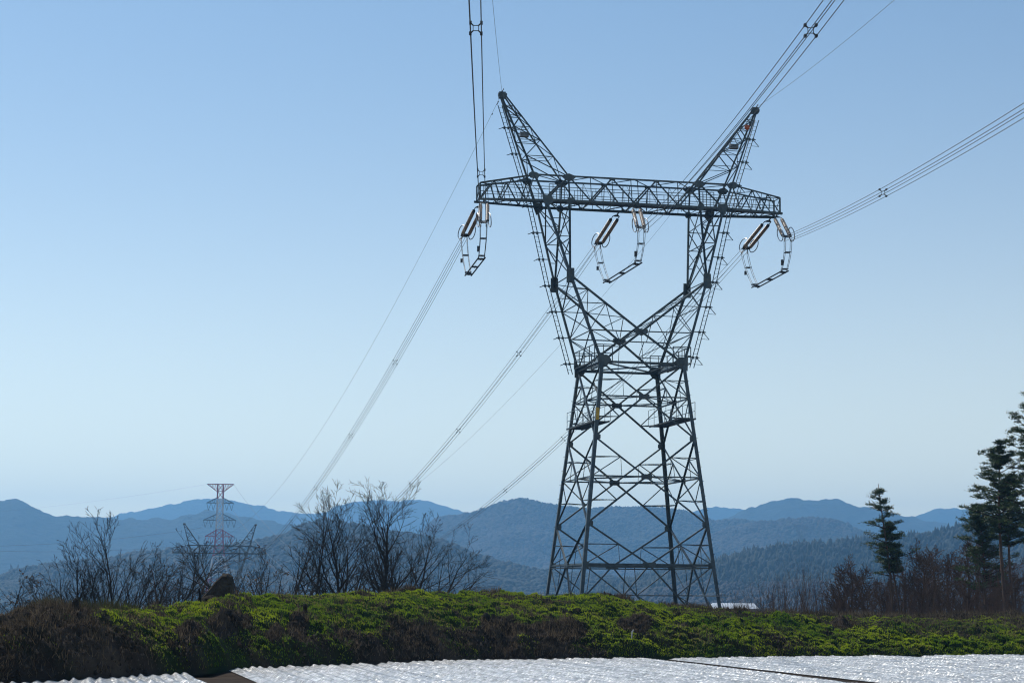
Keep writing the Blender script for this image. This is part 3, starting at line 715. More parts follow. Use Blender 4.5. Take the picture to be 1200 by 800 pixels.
    def cant(sx, t, top, sy):
        if top: return (sx*(q['tox']+(L-q['tox'])*t), sy*(q['dtop']+(q['dt']*.8-q['dtop'])*t), zt_+(zx-zt_)*t)
        return (sx*(q['box']+(L-q['box'])*t), sy*(q['d']+(q['dt']*.8-q['d'])*t), zb)
    for sy in (-1, 1):
        n = (0, sy, 0); w = .13*sc
        for i in range(3):
            m.ang(T(tn[i], sy), B(bn[i], sy), w, up=n); m.ang(B(bn[i], sy), T(tn[i+1], sy), w, up=n)
        if detail:
            for x in (-4.33, -2.9, -1.47, -.22, .22, 1.47, 2.9, 4.33):
                m.ang(B(x, sy), T(x, sy), .055 if abs(abs(x)-q['tix']) > .05 else .11, up=n)
            for x in (-3.6, -2.2, -.75, .75, 2.2, 3.6): m.ang(B(x, sy), lerp(B(x, sy), T(x, sy), .5), .04, up=n)
        for sx in (-1, 1):
            m.ang(T(sx*q['tix'], sy), B(sx*q['box'], sy), .15*sc, up=n)
            m.ang(B(sx*q['tix'], sy), T(sx*q['tix'], sy), .12*sc, up=n)
            m.ang(T(sx*q['tox'], sy), B(sx*q['box'], sy), .2*sc, up=n)
            P = [cant(sx, 0, True, sy), cant(sx, .30, False, sy), cant(sx, .42, True, sy), cant(sx, .68, False, sy), cant(sx, .74, True, sy), cant(sx, 1, False, sy)]
            for i in range(5): m.ang(P[i], P[i+1], .10*sc, up=n)
            if detail:
                for t in (.2, .42, .62, .80): m.ang(cant(sx, t, True, sy), cant(sx, t, False, sy), .05, up=n)
    # top and bottom plan bracing
    xs_b = [-q['box'], -q['tix'], -2.9, -1.45, 0, 1.45, 2.9, q['tix'], q['box']]
    for i in range(len(xs_b)-1):
        s = 1 if i % 2 else -1; m.ang(B(xs_b[i], s), B(xs_b[i+1], -s), .075*sc); m.ang(B(xs_b[i], -1), B(xs_b[i], 1), .07*sc)
    xs_t = [-q['tox'], -q['tix'], -2.9, -1.47, 0, 1.47, 2.9, q['tix'], q['tox']]
    for i in range(len(xs_t)-1):
        s = 1 if i % 2 else -1; m.ang(T(xs_t[i], s), T(xs_t[i+1], -s), .06*sc)
        if detail: m.ang(T(xs_t[i], 1), B(max(-5.9, min(5.9, xs_t[i])), -1), .04)
    for sx in (-1, 1):
        ts = [0, .25, .5, .75, 1]
        for i in range(4):
            s = 1 if i % 2 else -1
            m.ang(cant(sx, ts[i], False, s), cant(sx, ts[i+1], False, -s), .07*sc); m.ang(cant(sx, ts[i+1], False, -1), cant(sx, ts[i+1], False, 1), .07*sc)
            m.ang(cant(sx, ts[i], True, s), cant(sx, ts[i+1], True, -s), .05*sc)
        m.ang(cant(sx, 1, True, -1), cant(sx, 1, True, 1), .09*sc); m.ang(cant(sx, 1, True, -1), cant(sx, 1, False, 1), .06*sc)
    m.build('crossarm_bracing', steel, root)
    def gus(x, sy, z, pts, dep):
        m = MB()
        c = Vector((x, sy*(dep+.07), z)); m.plate(c, [c+Vector((a*.68, 0, b*.68)) for a, b in pts], (0, 1, 0), .035); m.build('gusset_plate', steel, root)
    for sy in (-1, 1):
        for sx in (-1, 1):
            gus(sx*q['tix'], sy, zt_, [(-.75, -.02), (-.30, -.42), (.30, -.42), (.75, -.02), (.35, .14), (0, .26), (-.35, .14)], q['dtop'])
            gus(sx*q['tox'], sy, zt_, [(-.4, -.35), (.3, -.38), (.55, -.02), (.2, .2), (-.25, .3), (-.6, .05)] if sx < 0 else [(.4, -.35), (.6, .05), (.25, .3), (-.2, .2), (-.55, -.02), (-.3, -.38)], q['dtop'])
            k = .9
            gus(sx*q['box'], sy, zb, [(-sx*.65, .1), (-sx*.55, .42), (sx*.35, .5), (sx*.3, 0), (0, -.75), (-sx*.3, -.55), (-sx*.75, -.08)][::-1 if sx > 0 else 1], q['d'])
            gus(sx*q['tix'], sy, zb, [(-.38, -.05), (-.2, -.32), (.2, -.32), (.38, -.05), (.2, .3), (-.2, .3)], q['d'])
        for x in bn: gus(x, sy, zb, [(-.38, -.08), (.38, -.08), (.25, .2), (-.25, .2)], q['d'])
        for x in (-1.47, 1.47): gus(x, sy, zt_, [(-.25, -.2), (.25, -.2), (.38, .08), (-.38, .08)], q['dtop'])
    if detail:
        m = MB()
        for y in (-.42, .42):
            for z in (zb+.55, zb+1.05): m.bar((-L, y, z), (L, y, z), .035)
            for x in np.arange(-9.6, 9.7, 1.2): m.bar((x, y, zb), (x, y, zb+1.05), .03)
        m.build('handrail', steel, root)
        m = MB(); m.box((0, 0, zb+.12), 2*L-.4, .5, .04); m.build('walkway', STEELD, root)
        for sx in (-1, 1):
            m = MB(); x = sx*5.0
            for a in (-.5, -.25, 0, .25, .5): m.bar((x+a, -.5, zb+.15), (x+a, -.5, zb+1.2), .04)
            m.bar((x-.5, -.5, zb+1.2), (x+.5, -.5, zb+1.2), .04); m.bar((x-.5, -.5, zb+.7), (x+.5, -.5, zb+.7), .04); m.build('safety_cage', steel, root)
    # ---- earth wire peaks
    for sx in (-1, 1):
        m = MB(); top = (sx*q['pkx'], 0, q['pkz']); zt0 = zt_
        def pk(i, sy, t):
            b = (sx*(q['tox'] if i else q['tix']), sy*q['dtop'], zt0); e = (top[0]+(.12 if i else -.12)*sx, sy*.13, top[2]-(.0)); return lerp(b, e, t)
        for i in (0, 1):
            for sy in (-1, 1): m.ang(pk(i, sy, 0), pk(i, sy, 1), (.15 if i else .14)*sc, up=(0, sy, 0), fx=(-1 if i else 1)*sx)
        m.box((top[0], 0, top[2]-.05), .42, .36, .4)
        m.rod((top[0]-.25, 0, top[2]-.02), (top[0]+.3, 0, top[2]-.02), .13, 8, up=(0, 1, 0))
        m.build('earthwire_peak', steel, root)
        m = MB(); ts = [0, .24, .44, .60, .74, .86]
        for j in range(1, len(ts)):
            t = ts[j]; tp = ts[j-1]
            for sy in (-1, 1):
                m.ang(pk(0, sy, t), pk(1, sy, t), .055*sc, up=(0, sy, 0))
                if j % 2: m.ang(pk(0, sy, tp), pk(1, sy, t), .075*sc, up=(0, sy, 0))
                else: m.ang(pk(1, sy, tp), pk(0, sy, t), .075*sc, up=(0, sy, 0))
            for i in (0, 1):
                m.ang(pk(i, -1, t), pk(i, 1, t), .05*sc); s = 1 if j % 2 else -1; m.ang(pk(i, s, tp), pk(i, -s, t), .06*sc)
            if detail: m.ang(pk(0, -1, t), pk(1, 1, t), .04)
        m.build('peak_bracing', steel, root)
        if detail:
            c = lerp(pk(0, 1, .52), pk(1, -1, .52), .5); c = (c[0], c[1], c[2])
            m = MB(); m.box(c, .55, .35, .3); m.rod((c[0]-.25, c[1], c[2]+.15), (c[0]-.05, c[1], c[2]+.75), .02, 4); m.rod((c[0]+.25, c[1], c[2]+.15), (c[0]-.05, c[1], c[2]+.75), .02, 4)
            m.build('equipment_box', GREYBOX, root)
            if sx > 0:
                c = lerp(pk(0, -1, .76), pk(1, -1, .76), .62); m = MB()
                rs = [.05, .13, .17, .18, .16, .1]; m.tube([(c[0], c[1], c[2]-.2+.07*k) for k in range(6)], rs, 10); m.build('warning_lamp', ORANGE, root, True)
    # ---- climbing rails along one outer corner of each arm
    if detail:
        for sx, sy in ((-1, 1), (1, -1)):
            path = [out(sx, sy, zw-.6), out(sx, sy, q['zk']), out(sx, sy, q['zbot']), out(sx, sy, q['ztop']), (sx*(q['pkx']+.10), sy*.1, q['pkz']-.6)]
            path = [Vector(p)+Vector((sx*o_, 0, 0)) for p, o_ in zip(path, (.38, .38, .32, .24, .0))]; path[0].z = zw-.2; path[-1] = path[-1]+Vector((-sx*.12, 0, -.1))
            def along(s):
                for i in range(len(path)-1):
                    l = (path[i+1]-path[i]).length
                    if s <= l or i == len(path)-2: return path[i]+(path[i+1]-path[i])*min(s/l, 1)
                    s -= l
            tot = sum((path[i+1]-path[i]).length for i in range(len(path)-1))
            m = MB()
            for off in (0, .26):
                for i in range(len(path)-1): m.bar(path[i]+Vector((sx*off, 0, 0)), path[i+1]+Vector((sx*off, 0, 0)), .04)
            s = .3
            while s < tot:
                p = along(s); m.rod(p, p+Vector((sx*.26, 0, 0)), .010, 4); s += .33
            m.build('ladder', steel, root)
            s = .7
            while s < tot-.2:
                p = along(s); b = MB()
                b.ang(p-Vector((sx*.38, 0, -.02)), p+Vector((sx*.45, 0, 0)), .075)
                if sx > 0:
                    b.ang(p+Vector((.26, 0, 0)), p+Vector((.66, 0, -.45)), .05); b.ang(p+Vector((.1, 0, -.42)), p+Vector((.66, 0, -.45)), .03)
                else: b.ang(p+Vector((-.35, 0, 0)), p+Vector((-.68, -.2, -.14)), .06)
                b.box((p.x+sx*.02, p.y, p.z), .13, .13, .16); b.box((p.x+sx*.28, p.y, p.z), .12, .12, .16)
                b.build('ladder_bracket', steel, root); s += 1.75
    return root
pyl = pylon(Q, True, STEEL, STEELL, 'huge dark steel lattice pylon with two horn peaks standing behind the bank', 'pylon', None)
pyl.location = (TLOC[0], TLOC[1], FOOT_WORLD); pyl.rotation_euler = (0, 0, TROT)
cr_, sr_ = math.cos(TROT), math.sin(TROT)
def tw(x, y, z, base=None, rot=None):       # fitted pylon coordinates -> world; z is height over the foot
    b = base if base is not None else (TLOC[0], TLOC[1], FOOT_WORLD)
    return np.array([b[0]+x*cr_-y*sr_, b[1]+x*sr_+y*cr_, b[2]+z])
# second, similar pylon down the valley
Q2 = dict(Q); Q2['pkx'] = 7.7; Q2['pkz'] = Q['pkz']-.7
B2 = at(257, 648, 440); BASE2 = (B2[0], B2[1], B2[2]-Q2['zbot'])
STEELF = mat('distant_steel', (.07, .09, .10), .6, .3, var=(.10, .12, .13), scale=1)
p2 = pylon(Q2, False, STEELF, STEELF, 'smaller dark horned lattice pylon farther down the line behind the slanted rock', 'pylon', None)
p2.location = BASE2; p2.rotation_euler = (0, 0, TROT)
# very faint one against the right hill
pts3 = at(938, 617, 2600)
Q3 = dict(Q2)
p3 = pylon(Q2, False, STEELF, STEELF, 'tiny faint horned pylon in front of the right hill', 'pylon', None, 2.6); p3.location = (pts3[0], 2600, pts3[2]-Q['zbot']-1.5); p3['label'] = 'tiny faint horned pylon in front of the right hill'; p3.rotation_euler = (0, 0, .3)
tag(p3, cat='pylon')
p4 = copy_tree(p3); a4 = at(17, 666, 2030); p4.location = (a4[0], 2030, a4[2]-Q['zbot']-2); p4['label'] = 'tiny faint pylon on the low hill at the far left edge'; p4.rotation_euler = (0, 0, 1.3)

# ================================================================== LINES
ZB = Q['zbot']; PZ = Q['pkz']
NAZ, NSL, NBB = .0104, .1165, 3.7e-4
near_dir = np.array([math.sin(NAZ), -math.cos(NAZ), 0.])
fd = np.array(BASE2)-np.array((TLOC[0], TLOC[1], FOOT_WORLD)); fd[2] = 0; SPAN = np.linalg.norm(fd); far_dir = fd/SPAN
BUN = .160
names = ['left', 'middle', 'right']
def perp(d): return np.array([-d[1], d[0], 0])
def insulator_string(A, d, drop, length, label, ang):
    """A world attach point on the crossarm, d horizontal direction"""
    root = empty('tension_insulator_string', tuple(A)); tag(root, label, 'insulator', 'tension insulator strings on the big pylon')
    dirv = np.array([d[0], d[1], -drop/length]); dirv /= np.linalg.norm(dirv); pr_ = perp(d)
    tot = math.hypot(length, drop); up = np.cross(pr_, dirv)
    V = lambda s, o=0, h=0: Vector(dirv*s+pr_*o+up*h)
    m = MB()
    m.bar(V(-.15), V(.35), .08, .05); m.plate(V(.45), [V(.30, -.12), V(.30, .12), V(.55, .26), V(.55, -.26)], up, .03)
    for o in (-.22, .22):
        m.rod(V(.5, o), V(1.15, o), .03, 6)
    m.plate(V(tot), [V(tot-.5, -.28), V(tot-.5, .28), V(tot-.15, .30), V(tot, .12), V(tot, -.12), V(tot-.15, -.30)], up, .035)
    for o in (-.22, .22):
        for h in (-.2, .2): m.rod(V(tot-.15, o*.6), V(tot+.25, o, h), .028, 5)
    m.build('yoke_fittings', STEELD, root)
    for o in (-.22, .22):
        m = MB(); a, b = 1.15, tot-.5; n = 26; pts = []; rs = []
        for i in range(n):
            s0 = a+(b-a)*i/n; st = (b-a)/n
            pts += [V(s0, o), V(s0+st*.25, o), V(s0+st*.55, o), V(s0+st*.9, o)]; rs += [.045, .125, .115, .045]
        m.tube(pts, rs, 10); ins = m.build('insulator', BROWN, root, True)
        for s in (a-.05, a+(b-a)*.5, b): m = MB(); m.rod(V(s-.07, o), V(s+.07, o), .11, 8, up=up); m.build('metal_cap', FITT, ins)
    m = MB(); k = 22
    for o, s0 in ((-.36, tot-.75), (.36, tot-.75)):
        m.tube([V(s0+.62*math.cos(2*math.pi*i/k), o+.10*math.cos(2*math.pi*i/k), .42*math.sin(2*math.pi*i/k)) for i in range(k)], .032, 5, closed=True)
    m.build('grading_ring', STEELL, root)
    return A+dirv*(tot+.2)
ends = {}
for i, X in enumerate((-9.75, 0.0, 9.75)):
    lab = ('far side double brown insulator string at the %s' % ('left crossarm tip', 'middle of the crossarm', 'right crossarm tip')[i],
           'near side double brown insulator string at the %s' % ('left crossarm tip', 'middle of the crossarm', 'right crossarm tip')[i])
    dd = Q['dt']*.8 if X else Q['d']
    Af = tw(X-(.45 if i == 1 else 0), dd, ZB-.12); ends[i, 'f'] = insulator_string(Af, far_dir, 1.25, 5.0, lab[0], 0)
    An = tw(X-(.0 if i == 1 else 0), -dd, ZB-.12); ends[i, 'n'] = insulator_string(An, near_dir, 2.3, 4.7, lab[1], 0)

def wire(fn, s0, s1, n, r, name, mt, parent=None):
    m = MB(); m.tube([fn(s) for s in np.linspace(s0, s1, n)], r*.78, 5); return m.build(name, mt, parent, True)
def spacer(c, d, parent):
    pr_ = perp(d); up = np.array([0, 0, 1.]); m = MB()
    P = [c+pr_*BUN*a+up*BUN*b for a, b in ((-1, -1), (1, -1), (1, 1), (-1, 1))]; q_ = [c+pr_*BUN*.5*a+up*BUN*.5*b for a, b in ((-1, -1), (1, -1), (1, 1), (-1, 1))]
    for i in range(4): m.bar(q_[i], q_[(i+1) % 4], .02); m.bar(q_[i], P[i], .035)
    for p in P: m.bar(p-d*.09, p+d*.09, .075, .07)
    m.build('spacer', FITT, parent)
def bundle(E, z0fn, d, smax, n, spac, label, group):
    root = empty('conductor_bundle', tuple(E)); tag(root, label, 'power line', group); pr_ = perp(d)
    for a, b in ((-1, -1), (1, -1), (1, 1), (-1, 1)):
        wire(lambda s: d*s+np.array([0, 0, z0fn(s)])+pr_*BUN*a*(min(1, .85+s))+np.array([0, 0, BUN*b]), 0, smax, n, .018, 'conductor', WIRE, root)
    for s in spac: spacer(d*s+np.array([0, 0, z0fn(s)]), d, root)
    return root
def s_at(E, fn, d, u=None, v=None):     # distance along a wire seen at a picture column or row
    S = np.linspace(0, 150, 1501); P = np.array([E+d*s+np.array([0, 0, fn(s)]) for s in S]); P[:, 2] -= EYE
    w = P@F3; ok = w > 4; uu = 600+FPX*(P@RR)/np.maximum(w, 1); vv = 400-FPX*(P@UU)/np.maximum(w, 1)
    return float(S[np.argmin(np.where(ok, np.abs((uu-u) if u is not None else (vv-v)), 1e9))])
loc = ('left', 'middle', 'right')
for i, X in enumerate((-9.75, 0.0, 9.75)):
    E = ends[i, 'f']; T2 = tw(X, 0, ZB-4.0+2.6, BASE2); dv = T2-E; Ls = np.linalg.norm(dv[:2]); d = np.array([dv[0], dv[1], 0])/Ls; dz = dv[2]
    fn = lambda s, dz=dz, Ls=Ls: dz*s/Ls-5.0e-4*s*(Ls-s)
    us = ((463, 411, 370, 341), (608, 537, 482, 440), (660, 592, 539, 498))[i]
    bundle(E, fn, d, Ls, 60, [s_at(E, fn, d, u=u) for u in us]+[130, 165, 200, 240, 280], '%s four wire conductor bundle running down from the big pylon to the farther pylon' % loc[i], 'conductor bundles in the far span')
    E = ends[i, 'n']; fn = lambda s: -NSL*s+NBB*s*s
    vs = ((203, 33), (36,), (226,))[i]
    sp_l = [s_at(E, fn, near_dir, v=v) for v in vs]; sp_l += [sp_l[-1]+k*38 for k in range(1, 6)]
    bundle(E, fn, near_dir, 300, 70, sp_l, ('four wire conductor bundle rising straight up the sky from the left crossarm tip', 'four wire conductor bundle from the crossarm middle rising past the right horn peak', 'four wire conductor bundle running off to the right edge of the sky')[i], 'conductor bundles in the near span')
# earth wires
for sx in (-1, 1):
    A = tw(sx*Q['pkx'], 0, PZ+.1); T2 = tw(sx*Q2['pkx'], 0, Q2['pkz']+.1, BASE2); dv = T2-A; Ls = np.linalg.norm(dv[:2]); d = np.array([dv[0], dv[1], 0])/Ls
    root = empty('earth_wire', tuple(A)); tag(root, 'thin single earth wire running down to the farther pylon from the %s horn' % ('left' if sx < 0 else 'right'), 'wire', 'earth wires')
    wire(lambda s: d*s+np.array([0, 0, dv[2]*s/Ls-4.9e-4*s*(Ls-s)]), 0, Ls, 60, .012, 'wire', WIRE, root)
    m = MB()
    for s in (1.2, 1.5, 3.0): 
        p = d*s+np.array([0, 0, -.0]); p[2] = dv[2]*s/Ls-4.9e-4*s*(Ls-s); m.bar(p-d*.12-np.array([0, 0, .06]), p+d*.12-np.array([0, 0, .06]), .05, .05)
    m.build('damper', FITT, root)
    az = -.006 if sx < 0 else NAZ; sl_ = .156; dn = np.array([math.sin(az), -math.cos(az), 0])
    root = empty('earth_wire', tuple(A)); tag(root, 'thin single earth wire leaving the top of the picture from the %s horn' % ('left' if sx < 0 else 'right'), 'wire', 'earth wires')
    wire(lambda s: dn*s+np.array([0, 0, -sl_*s+NBB*s*s]), 0, 300, 70, .012, 'wire', WIRE, root)
    m = MB()
    for s in (.5, .9): p = dn*s+np.array([0, 0, -sl_*s]); m.bar(p-dn*.12, p+dn*.12, .06, .06); m.rod(p, p+np.array([.12, 0, .22]), .015, 4)
    m.build('damper', FITT, root)
# jumpers
for i in range(3):
    a, b = ends[i, 'n'], ends[i, 'f']; root = empty('jumper_loop', tuple((a+b)/2)); O = (a+b)/2
    tag(root, 'hanging jumper loop with a dark rigid bar below the %s' % ('left crossarm tip', 'middle of the crossarm', 'right crossarm tip')[i], 'jumper', 'jumper loops')
    fa = b-a; fa[2] = 0; fa /= np.linalg.norm(fa); pr_ = perp(fa)
    na = a+near_dir*.1; nb = b
    la = a+fa*1.0+np.array([0, 0, -1.95]); lb = b-fa*3.1+np.array([0, 0, -2.95]); 
    for s_, e_, dirn in ((a, la, 1), (b, lb, -1)):
        for o in (-1, 1):
            for k in (-1, 1):
                P = []
                for t in np.linspace(0, 1, 9):
                    p = s_+(e_-s_)*t; p = p+fa*dirn*(-.35*math.sin(t*math.pi)+k*.20*(1-.35*t))+pr_*o*.2*(1-.15*t); P.append(p-O)
                m = MB(); m.tube(P, .017, 5); m.build('jumper_cable', ALU, root, True)
        for t in (.45, .93):
            c = s_+(e_-s_)*t-O+fa*dirn*(-.35*math.sin(t*math.pi)); m = MB(); m.bar(c-pr_*.2-fa*.18, c+pr_*.2-fa*.18, .05); m.bar(c-pr_*.2+fa*.18, c+pr_*.2+fa*.18, .05); m.bar(c-fa*.18, c+fa*.18, .05); m.build('jumper_spacer', FITT, root)
    m = MB(); p, q_ = la-O, lb-O
    for o in (-1, 1): m.rod(p+pr_*.2*o-fa*.3, q_+pr_*.2*o+fa*.3, .045, 8)
    for t in (.04, .5, .96): c = p+(q_-p)*t; m.bar(c-pr_*.22, c+pr_*.22, .10, .1); m.bar(c-fa*.2, c+fa*.2, .08)
    m.build('rigid_bar', FITT, root)
    m = MB(); c = a+(la-a)*.75-O+pr_*.25-fa*.3; m.box(c, .16, .16, .34); c = b+(lb-b)*.6-O+pr_*.3+fa*.35; m.box(c, .15, .15, .25); m.build('balance_weight', FITT, root)

# ---- red and white double circuit pylon on the valley floor
RY = 1230.
rb = at(258.5, 567, RY); s_ = RY/FPX          # metres per pixel there
ztop = rb[2]; zb_ = -24.0; Ht = ztop-zb_
red = empty('red_white_pylon', (rb[0], RY, zb_)); tag(red, 'tall thin red and white lattice pylon with four tiers of arms', 'pylon'); red.rotation_euler = (0, 0, .12)
def hw_(z):           # half width by height
    dz = (Ht-z)/s_    # picture rows below the top
    return float(np.interp(dz, [0, 30, 60, 75, 95, 135, 200], [3.2, 3.4, 4.2, 5.2, 8.5, 15, 24]))*s_
rows = [0, 8, 17, 22, 30, 38, 46, 53, 60, 67, 74, 84, 96, 110, 128]
for j in range(len(rows)-1):
    z1_, z0_ = Ht-rows[j]*s_, Ht-rows[j+1]*s_
    mt = REDP if (rows[j] < 17 or 50 < rows[j] < 84 or rows[j] > 105) else WHITEP
    m = MB()
    for a, b in ((-1, -1), (1, -1), (1, 1), (-1, 1)):
        w0, w1 = hw_(z0_), hw_(z1_); m.bar((a*w0, b*w0, z0_), (a*w1, b*w1, z1_), .6)
        c, d_ = b, -a
        m.bar((a*w0, b*w0, z0_), (-b*w1, a*w1, z1_), .34); m.bar((-b*w0, a*w0, z0_), (a*w1, b*w1, z1_), .34); m.bar((a*w1, b*w1, z1_), (-b*w1, a*w1, z1_), .34)
    m.build('tower_section', mt, red)
for k, (r0, r1, half, mt) in enumerate(((0, 9, 15.3, REDP), (16, 22, 15.5, STEELF), (35, 42, 18.8, STEELF), (54, 61, 16.5, REDP))):
    for sx in (-1, 1):
        m = MB(); zt2 = Ht-r0*s_; zl2 = Ht-r1*s_; w = hw_(zl2)
        tip = (sx*half*s_, 0, zt2 if k == 0 else zl2)
        for b in (-1, 1):
            m.bar((sx*w, b*w, zt2), tip, .42); m.bar((sx*w, b*w, zl2), tip, .42)
            for t in (.25, .5, .75):
                m.bar(lerp((sx*w, b*w, zt2), tip, t), lerp((sx*w, b*w, zl2), tip, t), .18); m.bar(lerp((sx*w, b*w, zt2), tip, t), lerp((sx*w, b*w, zl2), tip, t-.25), .18)
        if k:
            for t in (1.0, .55): 
                p = lerp((sx*w, 0, zl2), tip, t); m.bar(p, (p[0]-sx*1.1, 0, p[2]-4.5), .25); m.bar((p[0]-sx*2.6, 0, p[2]), (p[0]-sx*1.1, 0, p[2]-4.5), .25)
        m.build('crossarm', mt, red)
def far_line(a, b, sag, r, lab):
    A, B = np.array(a), np.array(b); m = MB(); m.tube([A+(B-A)*t-np.array([0, 0, 4*sag*t*(1-t)]) for t in np.linspace(0, 1, 40)], r, 4)
    tag(m.build('distant_wire', WIRE, None, True), lab, 'wire', 'wires of the distant lines')
xt = rb[0]
far_line((xt-9.8, RY, Ht-42*s_+zb_-4.5), at(-60, 640, 1100), 3, .07, 'distant wire sagging left from the middle arm of the red and white pylon')
far_line((xt-8.6, RY, Ht-61*s_+zb_-4.5), at(-60, 642.5, 1105), 3, .07, 'distant wire sagging left from the lowest arm of the red and white pylon')
far_line((xt-8.0, RY, Ht+zb_), at(-60, 604, 1180), 2, .022, 'distant wire leaving left from the top arm of the red and white pylon')
far_line((xt+8.0, RY, Ht+zb_), at(420, 700, 700), 6, .07, 'distant wire dropping right from the top arm of the red and white pylon')
far_line((xt+8.1, RY, Ht-22*s_+zb_-4.5), at(400, 712, 690), 6, .08, 'distant wire dropping right from the second arm of the red and white pylon')

# ================================================================== TREES
def tubes_np(segs, name, matl, parent):
    S = np.array([(*a, *b, r0, r1) for a, b, r0, r1 in segs]); A, B = S[:, :3], S[:, 3:6]; r0, r1 = S[:, 6], S[:, 7]
    d = B-A; d /= np.maximum(np.linalg.norm(d, axis=1), 1e-6)[:, None]
    ref = np.where(np.abs(d[:, 2:3]) > .9, np.array([[1., 0, 0]]), np.array([[0, 0, 1.]])); a = np.cross(d, ref); a /= np.linalg.norm(a, axis=1)[:, None]; b = np.cross(d, a)
    n = 5; V = []
    for P, r in ((A, r0), (B, r1)):
        for k in range(n):
            t = 2*math.pi*k/n; V.append(P+(a*math.cos(t)+b*math.sin(t))*r[:, None])
    V = np.stack(V, 1); k = np.arange(n); f = np.stack([k, (k+1) % n, n+(k+1) % n, n+k], 1)
    Fa = (np.arange(len(S))*2*n)[:, None, None]+f[None]
    return mesh_np(name, V.reshape(-1, 3), Fa.reshape(-1, 4), matl, parent, smooth=True)
def grow(rd, p, d, L, r, depth, segs, tips, spread, up, minr, kids=(2, 3), wig=.12, ratio=.72):
    n = max(2, int(3 if depth > 1 else 2)); q = p; rr = r
    pts = [p]
    for i in range(n):
        d = (d+Vector((rd.gauss(0, wig), rd.gauss(0, wig), rd.gauss(0, wig)+up))).normalized()
        e = q+d*L/n; r2 = rr*(.86 if i < n-1 else .8); segs.append((tuple(q), tuple(e), rr, r2)); q = e; rr = r2; pts.append(q)
    if depth <= 0: tips.append(q); return
    k = rd.randint(*kids)
    for i in range(k):
        ax = Vector((rd.gauss(0, 1), rd.gauss(0, 1), rd.gauss(0, .5))); ax = (ax-d*ax.dot(d)).normalized()
        a = rd.uniform(.35, 1.0)*spread*(.35 if i == 0 else 1); nd = (d*math.cos(a)+ax*math.sin(a)).normalized()
        sl_ = rd.uniform(.6, .95) if i == 0 else rd.uniform(.5, .85)
        grow(rd, q, nd, L*sl_*(.98 if i == 0 else .85), max(rr*(.85 if i == 0 else .62), minr), depth-1, segs, tips, spread, up, minr, kids, wig, ratio)
    # twigs along the limb
    for i in range(rd.randint(1, 3)):
        b = pts[rd.randint(1, len(pts)-1)]; ax = Vector((rd.gauss(0, 1), rd.gauss(0, 1), rd.gauss(.3, .5))).normalized()
        if depth > 0: grow(rd, b, (d*.5+ax).normalized(), L*.5, max(rr*.45, minr), min(depth-2, 1), segs, tips, spread, up, minr, (1, 2), wig)
def limb(rd, p, d, L, r, lev, segs, tips, nk, ang, up, minr, wig, t0=.2):
    n = 7 if lev == 0 else (5 if lev == 1 else 3); q = p; rr = r; pts = [(p, d, r)]
    for i in range(n):
        d = (d+Vector((rd.gauss(0, wig), rd.gauss(0, wig), rd.gauss(0, wig*.6)+up))).normalized()
        e = q+d*L/n; r2 = max(r*(1-((i+1)/n)**1.3*.9), minr*.8); segs.append((tuple(q), tuple(e), rr, r2)); q = e; rr = r2; pts.append((q, d.copy(), rr))
    tips.append(q)
    if lev >= len(nk): return
    k = nk[lev]; k = max(1, int(k*rd.uniform(.8, 1.2)))
    for c in range(k):
        t = t0+(1-t0)*((c+rd.random())/k)**.85; f = min(t*n, n-.001); a, b = pts[int(f)], pts[int(f)+1]; fr = f-int(f)
        q = a[0].lerp(b[0], fr); dd = b[1]; ax = Vector((rd.gauss(0, 1), rd.gauss(0, .8), rd.gauss(0, .3))); ax = (ax-dd*ax.dot(dd)).normalized()
        an = rd.uniform(.6, 1.25)*ang; nd = (dd*math.cos(an)+ax*math.sin(an)).normalized()
        limb(rd, q, nd, L*rd.uniform(.32, .62)*(1.15-.65*t), max((a[2]+(b[2]-a[2])*fr)*.55, minr), lev+1, segs, tips, nk, ang, up, minr, wig*1.1, .15)
